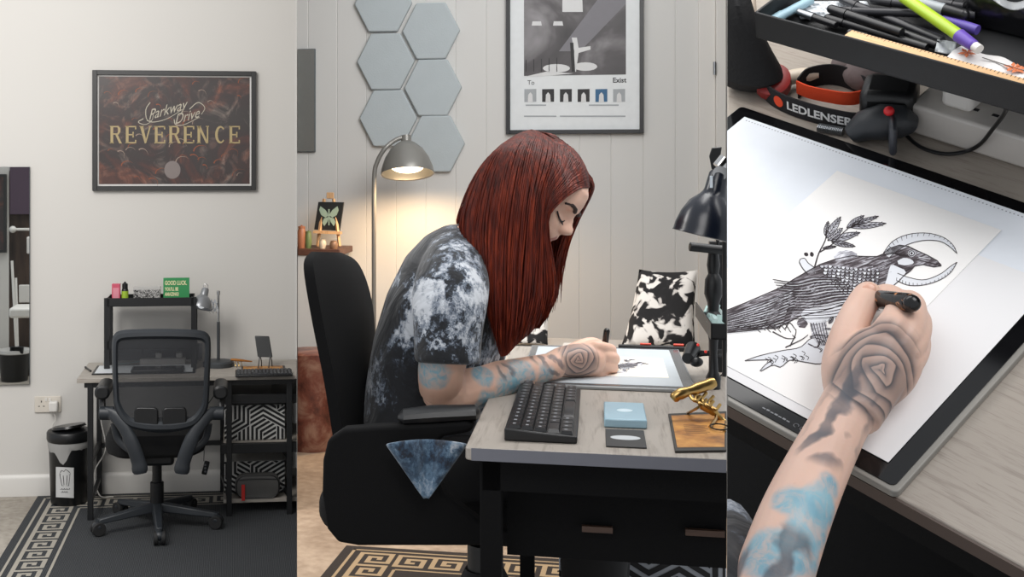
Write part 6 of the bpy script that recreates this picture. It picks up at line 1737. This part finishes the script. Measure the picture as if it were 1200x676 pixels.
# power strip ------------------------------------------------------------------------
zp = .036
f0, f1 = R(1064, 136, ZD), R(1200, 199, ZD)
yf2 = f1.y; xa = FR.on(1064, 138, yf2, 1).x; hz = FR.on(1130, 132, yf2, 1).z
PW = Thing(FR, 'power_strip', 'white power strip behind the light pad below the tray', 'power strip', (xa+.1, yf2, ZD))
PW.part('strip_body', M().bx(xa, xR_+.05, yf2, yf2+.062, ZD+.0004, ZD+.040), mat('warm white plastic', 'c9c4be', .35), bev=.004, seg=3)
for k in range(3):
    x = xa+.075+k*.075
    for dx, dy, w_, h_ in ((0, .014, .005, .009), (-.011, -.006, .007, .004), (.011, -.006, .007, .004)):
        PW.part('slot', M().bx(x+dx-w_/2, x+dx+w_/2, yf2+.03+dy-h_/2, yf2+.03+dy+h_/2, ZD+.0396, ZD+.0406), ink)
PW.part('plug', M().bx(xa+.03, xa+.065, yf2+.012, yf2+.05, ZD+.0405, ZD+.068), white_plastic, bev=.006)
# black cable curling from the torch to the tray
pts = [R(*c1(700, 520), .0), R(*c1(770, 580), ZD+.003), R(*c1(860, 608), ZD+.003), R(*c1(950, 600), ZD+.004), R(*c1(1010, 570), .01), R(*c1(1060, 510), .045), R(*c1(1105, 450), .08), R(*c1(1120, 400), .12)]
single(FR, 'black_cable', M().tube(spline(pts, 40), .0022, 8), black_plastic, 'thin black cable curling over the white power strip', 'cable', pts[2])

# head torch with its elastic band -----------------------------------------------------
HT2 = Thing(FR, 'head_torch', 'black and orange head torch strap lettered LEDLENSER behind the light pad', 'head torch', R(970, 135, ZD))
def band(cpts, h, m, nm, label=None, th=.0018, z0=ZD+.001, lean=0):
    b = M(); rs = []
    for p in cpts:
        rs.append(p)
    N = len(cpts); R_ = []
    for i, p in enumerate(cpts):
        d = cpts[min(i+1, N-1)]-cpts[max(i-1, 0)]; d.z = 0; d.normalize(); s = V((-d.y, d.x, 0))
        R_.append([p-s*th/2+V((0, 0, 0)), p+s*th/2, p+s*(th/2+lean)+V((0, 0, h)), p+s*(-th/2+lean)+V((0, 0, h))])
    b.rings(R_); return HT2.part(nm, cr_(b), m, label=label)
el = mat('black elastic', '151417', .85, bump=.6, bs=900); orange = mat('orange elastic', 'e2491f', .8, bump=.5, bs=900)
fr_pts = spline([R(*c1(150, 385), ZD+.001), R(*c1(190, 420), ZD+.001), R(*c1(260, 455), ZD+.001), R(*c1(370, 490), ZD+.001), R(*c1(480, 515), ZD+.001), R(*c1(540, 520), ZD+.001)], 24)
bh = (R(*c1(380, 480), ZD)-V((0, 0, 0))); 
band(fr_pts, .026, el, 'front_strap')
in_pts = spline([R(*c1(285, 400), ZD+.001), R(*c1(330, 420), ZD+.001), R(*c1(400, 436), ZD+.001), R(*c1(480, 448), ZD+.001), R(*c1(540, 440), ZD+.001), R(*c1(580, 415), ZD+.001)], 20)
band([p+V((0, 0, .012)) for p in in_pts], .018, orange, 'inner_strap', label='orange inner strap')
bk_pts = spline([R(*c1(290, 390), ZD+.001), R(*c1(330, 350), ZD+.001), R(*c1(420, 335), ZD+.001), R(*c1(500, 355), ZD+.001), R(*c1(570, 400), ZD+.001)], 20)
band(bk_pts, .03, el, 'back_strap')
# lettering on the front strap
b = M(); vs, fs = text_mesh('LEDLENSER', .0165, sx=1.0, align='LEFT', bold=.0005)
i0 = 7; tx0 = 0
cum = [0]
for p, q in zip(fr_pts, fr_pts[1:]): cum.append(cum[-1]+(q-p).length)
def on_strap(s, h, off=.0016):
    s = max(0, min(cum[-1]-1e-5, s)); i = max(k for k in range(len(cum)-1) if cum[k] <= s); t = (s-cum[i])/(cum[i+1]-cum[i]); p = fr_pts[i].lerp(fr_pts[i+1], t)
    d = (fr_pts[i+1]-fr_pts[i]); d.z = 0; d.normalize(); n_ = V((d.y, -d.x, 0)); 
    return p+n_*off+V((0, 0, h))
wtx = max(v_[0] for v_ in vs); S0 = cum[-1]*.34; SL = cum[-1]*.60
b.add([on_strap(S0+v_[0]/wtx*SL, .013+v_[1]*.95) for v_ in vs], fs)
HT2.part('lettering', b, mat('white lettering', 'd8d8d8', .6), flat=True, fix=False)
b = M().sheet([on_strap(S0-.013+.0075*math.cos(t), .013+.0075*math.sin(t)) for t in [k*PI/10 for k in range(20)]])
HT2.part('emblem', b, mat('orange emblem', 'e0461f', .6), flat=True, fix=False)
q = R(*c1(620, 500), .012)
HT2.part('lamp_head', M().tube([q+V((-.028, -.018, -.012)), q+V((-.016, -.008, 0)), q+V((0, 0, .006)), q+V((.018, .012, .006)), q+V((.028, .02, .0))], [.011, .018, .021, .019, .010], 16), dark_plastic, bev=.002)
HT2.part('bracket', M().box(q+V((.02, -.012, .004)), (.008, .036, .038), Matrix.Rotation(.6, 3, 'Z')), mat('graphite bracket', '3a3c42', .4), bev=.004)
HT2.part('button', M().ell(R(*c1(648, 440), .038), .0058), mat('red button', 'd2242a', .4))
HT2.part('battery_pack', M().box(R(*c1(650, 400), .02), (.06, .05, .05), Matrix.Rotation(.4, 3, 'Z')), black_plastic, bev=.01)
b = M().lathe([(.018, 0), (.022, .003), (.022, .02), (.016, .022)], R(*c1(190, 340), ZD+.01), (.3, -.5, 1), 20)
HT2.part('side_clip', cr_(b), mat('dark red plastic', '8d1f1c', .4))
# cream curved object and silver one behind the strap
p3 = spline([R(*c1(215, 350), .0), R(*c1(230, 318), .006), R(*c1(290, 300), .008), R(*c1(370, 295), .008)], 16)
single(FR, 'cream_handle', M().tube(p3, [.006]+[.0095]*12+[.008, .006, .004], 12), mat('cream plastic', 'd9cbb8', .4), 'curved cream handle behind the orange torch strap', 'handle', p3[0])
b = M(); p = R(*c1(560, 300), .01); b.ell(p, (.03, .022, .02)).ell(p+V((-.03, .01, .0)), (.022, .018, .015))
single(FR, 'cloth_bundle', b, mat('pinkish grey cloth', '6b5f5e', .9, bump=1, bs=60), 'crumpled pinkish grey cloth behind the torch under the tray', 'cloth', p)
b = M()
for k in range(14): b.cyl(R(*c1(370+k*7.2, 505+k*1.2), ZD+.005), R(*c1(374+k*7.2, 506+k*1.2), ZD+.005), .0055, None, 10)
single(FR, 'coiled_spring', b, steel, 'small grey coil lying under the lettered strap', 'coil', R(*c1(420, 510), ZD))
# black bag shape upper left with pale stand
b = M()
rs = []
for px0, py0, px1, py1, h_ in ((845, -40, 880, -40, .16), (845, 0, 882, 0, .13), (845, 30, 890, 22, .10), (845, 70, 905, 50, .05), (845, 100, 912, 66, .02), (845, 106, 908, 78, .0)):
    a, c = R(px0, py0, h_), R(px1, py1, h_); m_ = (a+c)/2; rr_ = (c-a).length/2; rs.append([m_+V((rr_*math.cos(t), rr_*.7*math.sin(t), 0)) for t in [k*PI/12 for k in range(24)]])
single(FR, 'black_bag', cr_(M().rings(rs)), mat('soft black cloth', '0b0b0d', .85, bump=.5, bs=200), 'soft black bag standing at the upper left beyond the light pad', 'bag', R(870, 100, 0))
b = M().tube(spline([R(877, -30, .08), R(879, 10, .05), R(882, 35, .02), R(886, 50, ZD+.004)], 12), .008, 12)
single(FR, 'pale_stand', b, mat('pale beige plastic', 'b3a597', .5), 'pale upright stand between the black bag and the tray', 'stand', R(886, 50, ZD))
b = M()
area('right_light', FR.m @ V((.35, .9, 1.3)), FR.m @ V((-.15, .15, 0)), .9, 15, (1, .985, .97))

# ------------------------------------------------------------------ render look
sc.view_settings.view_transform = 'Standard'; sc.view_settings.look = 'None'
sc.view_settings.exposure = 0; sc.view_settings.gamma = 1; sc.view_settings.use_curve_mapping = False
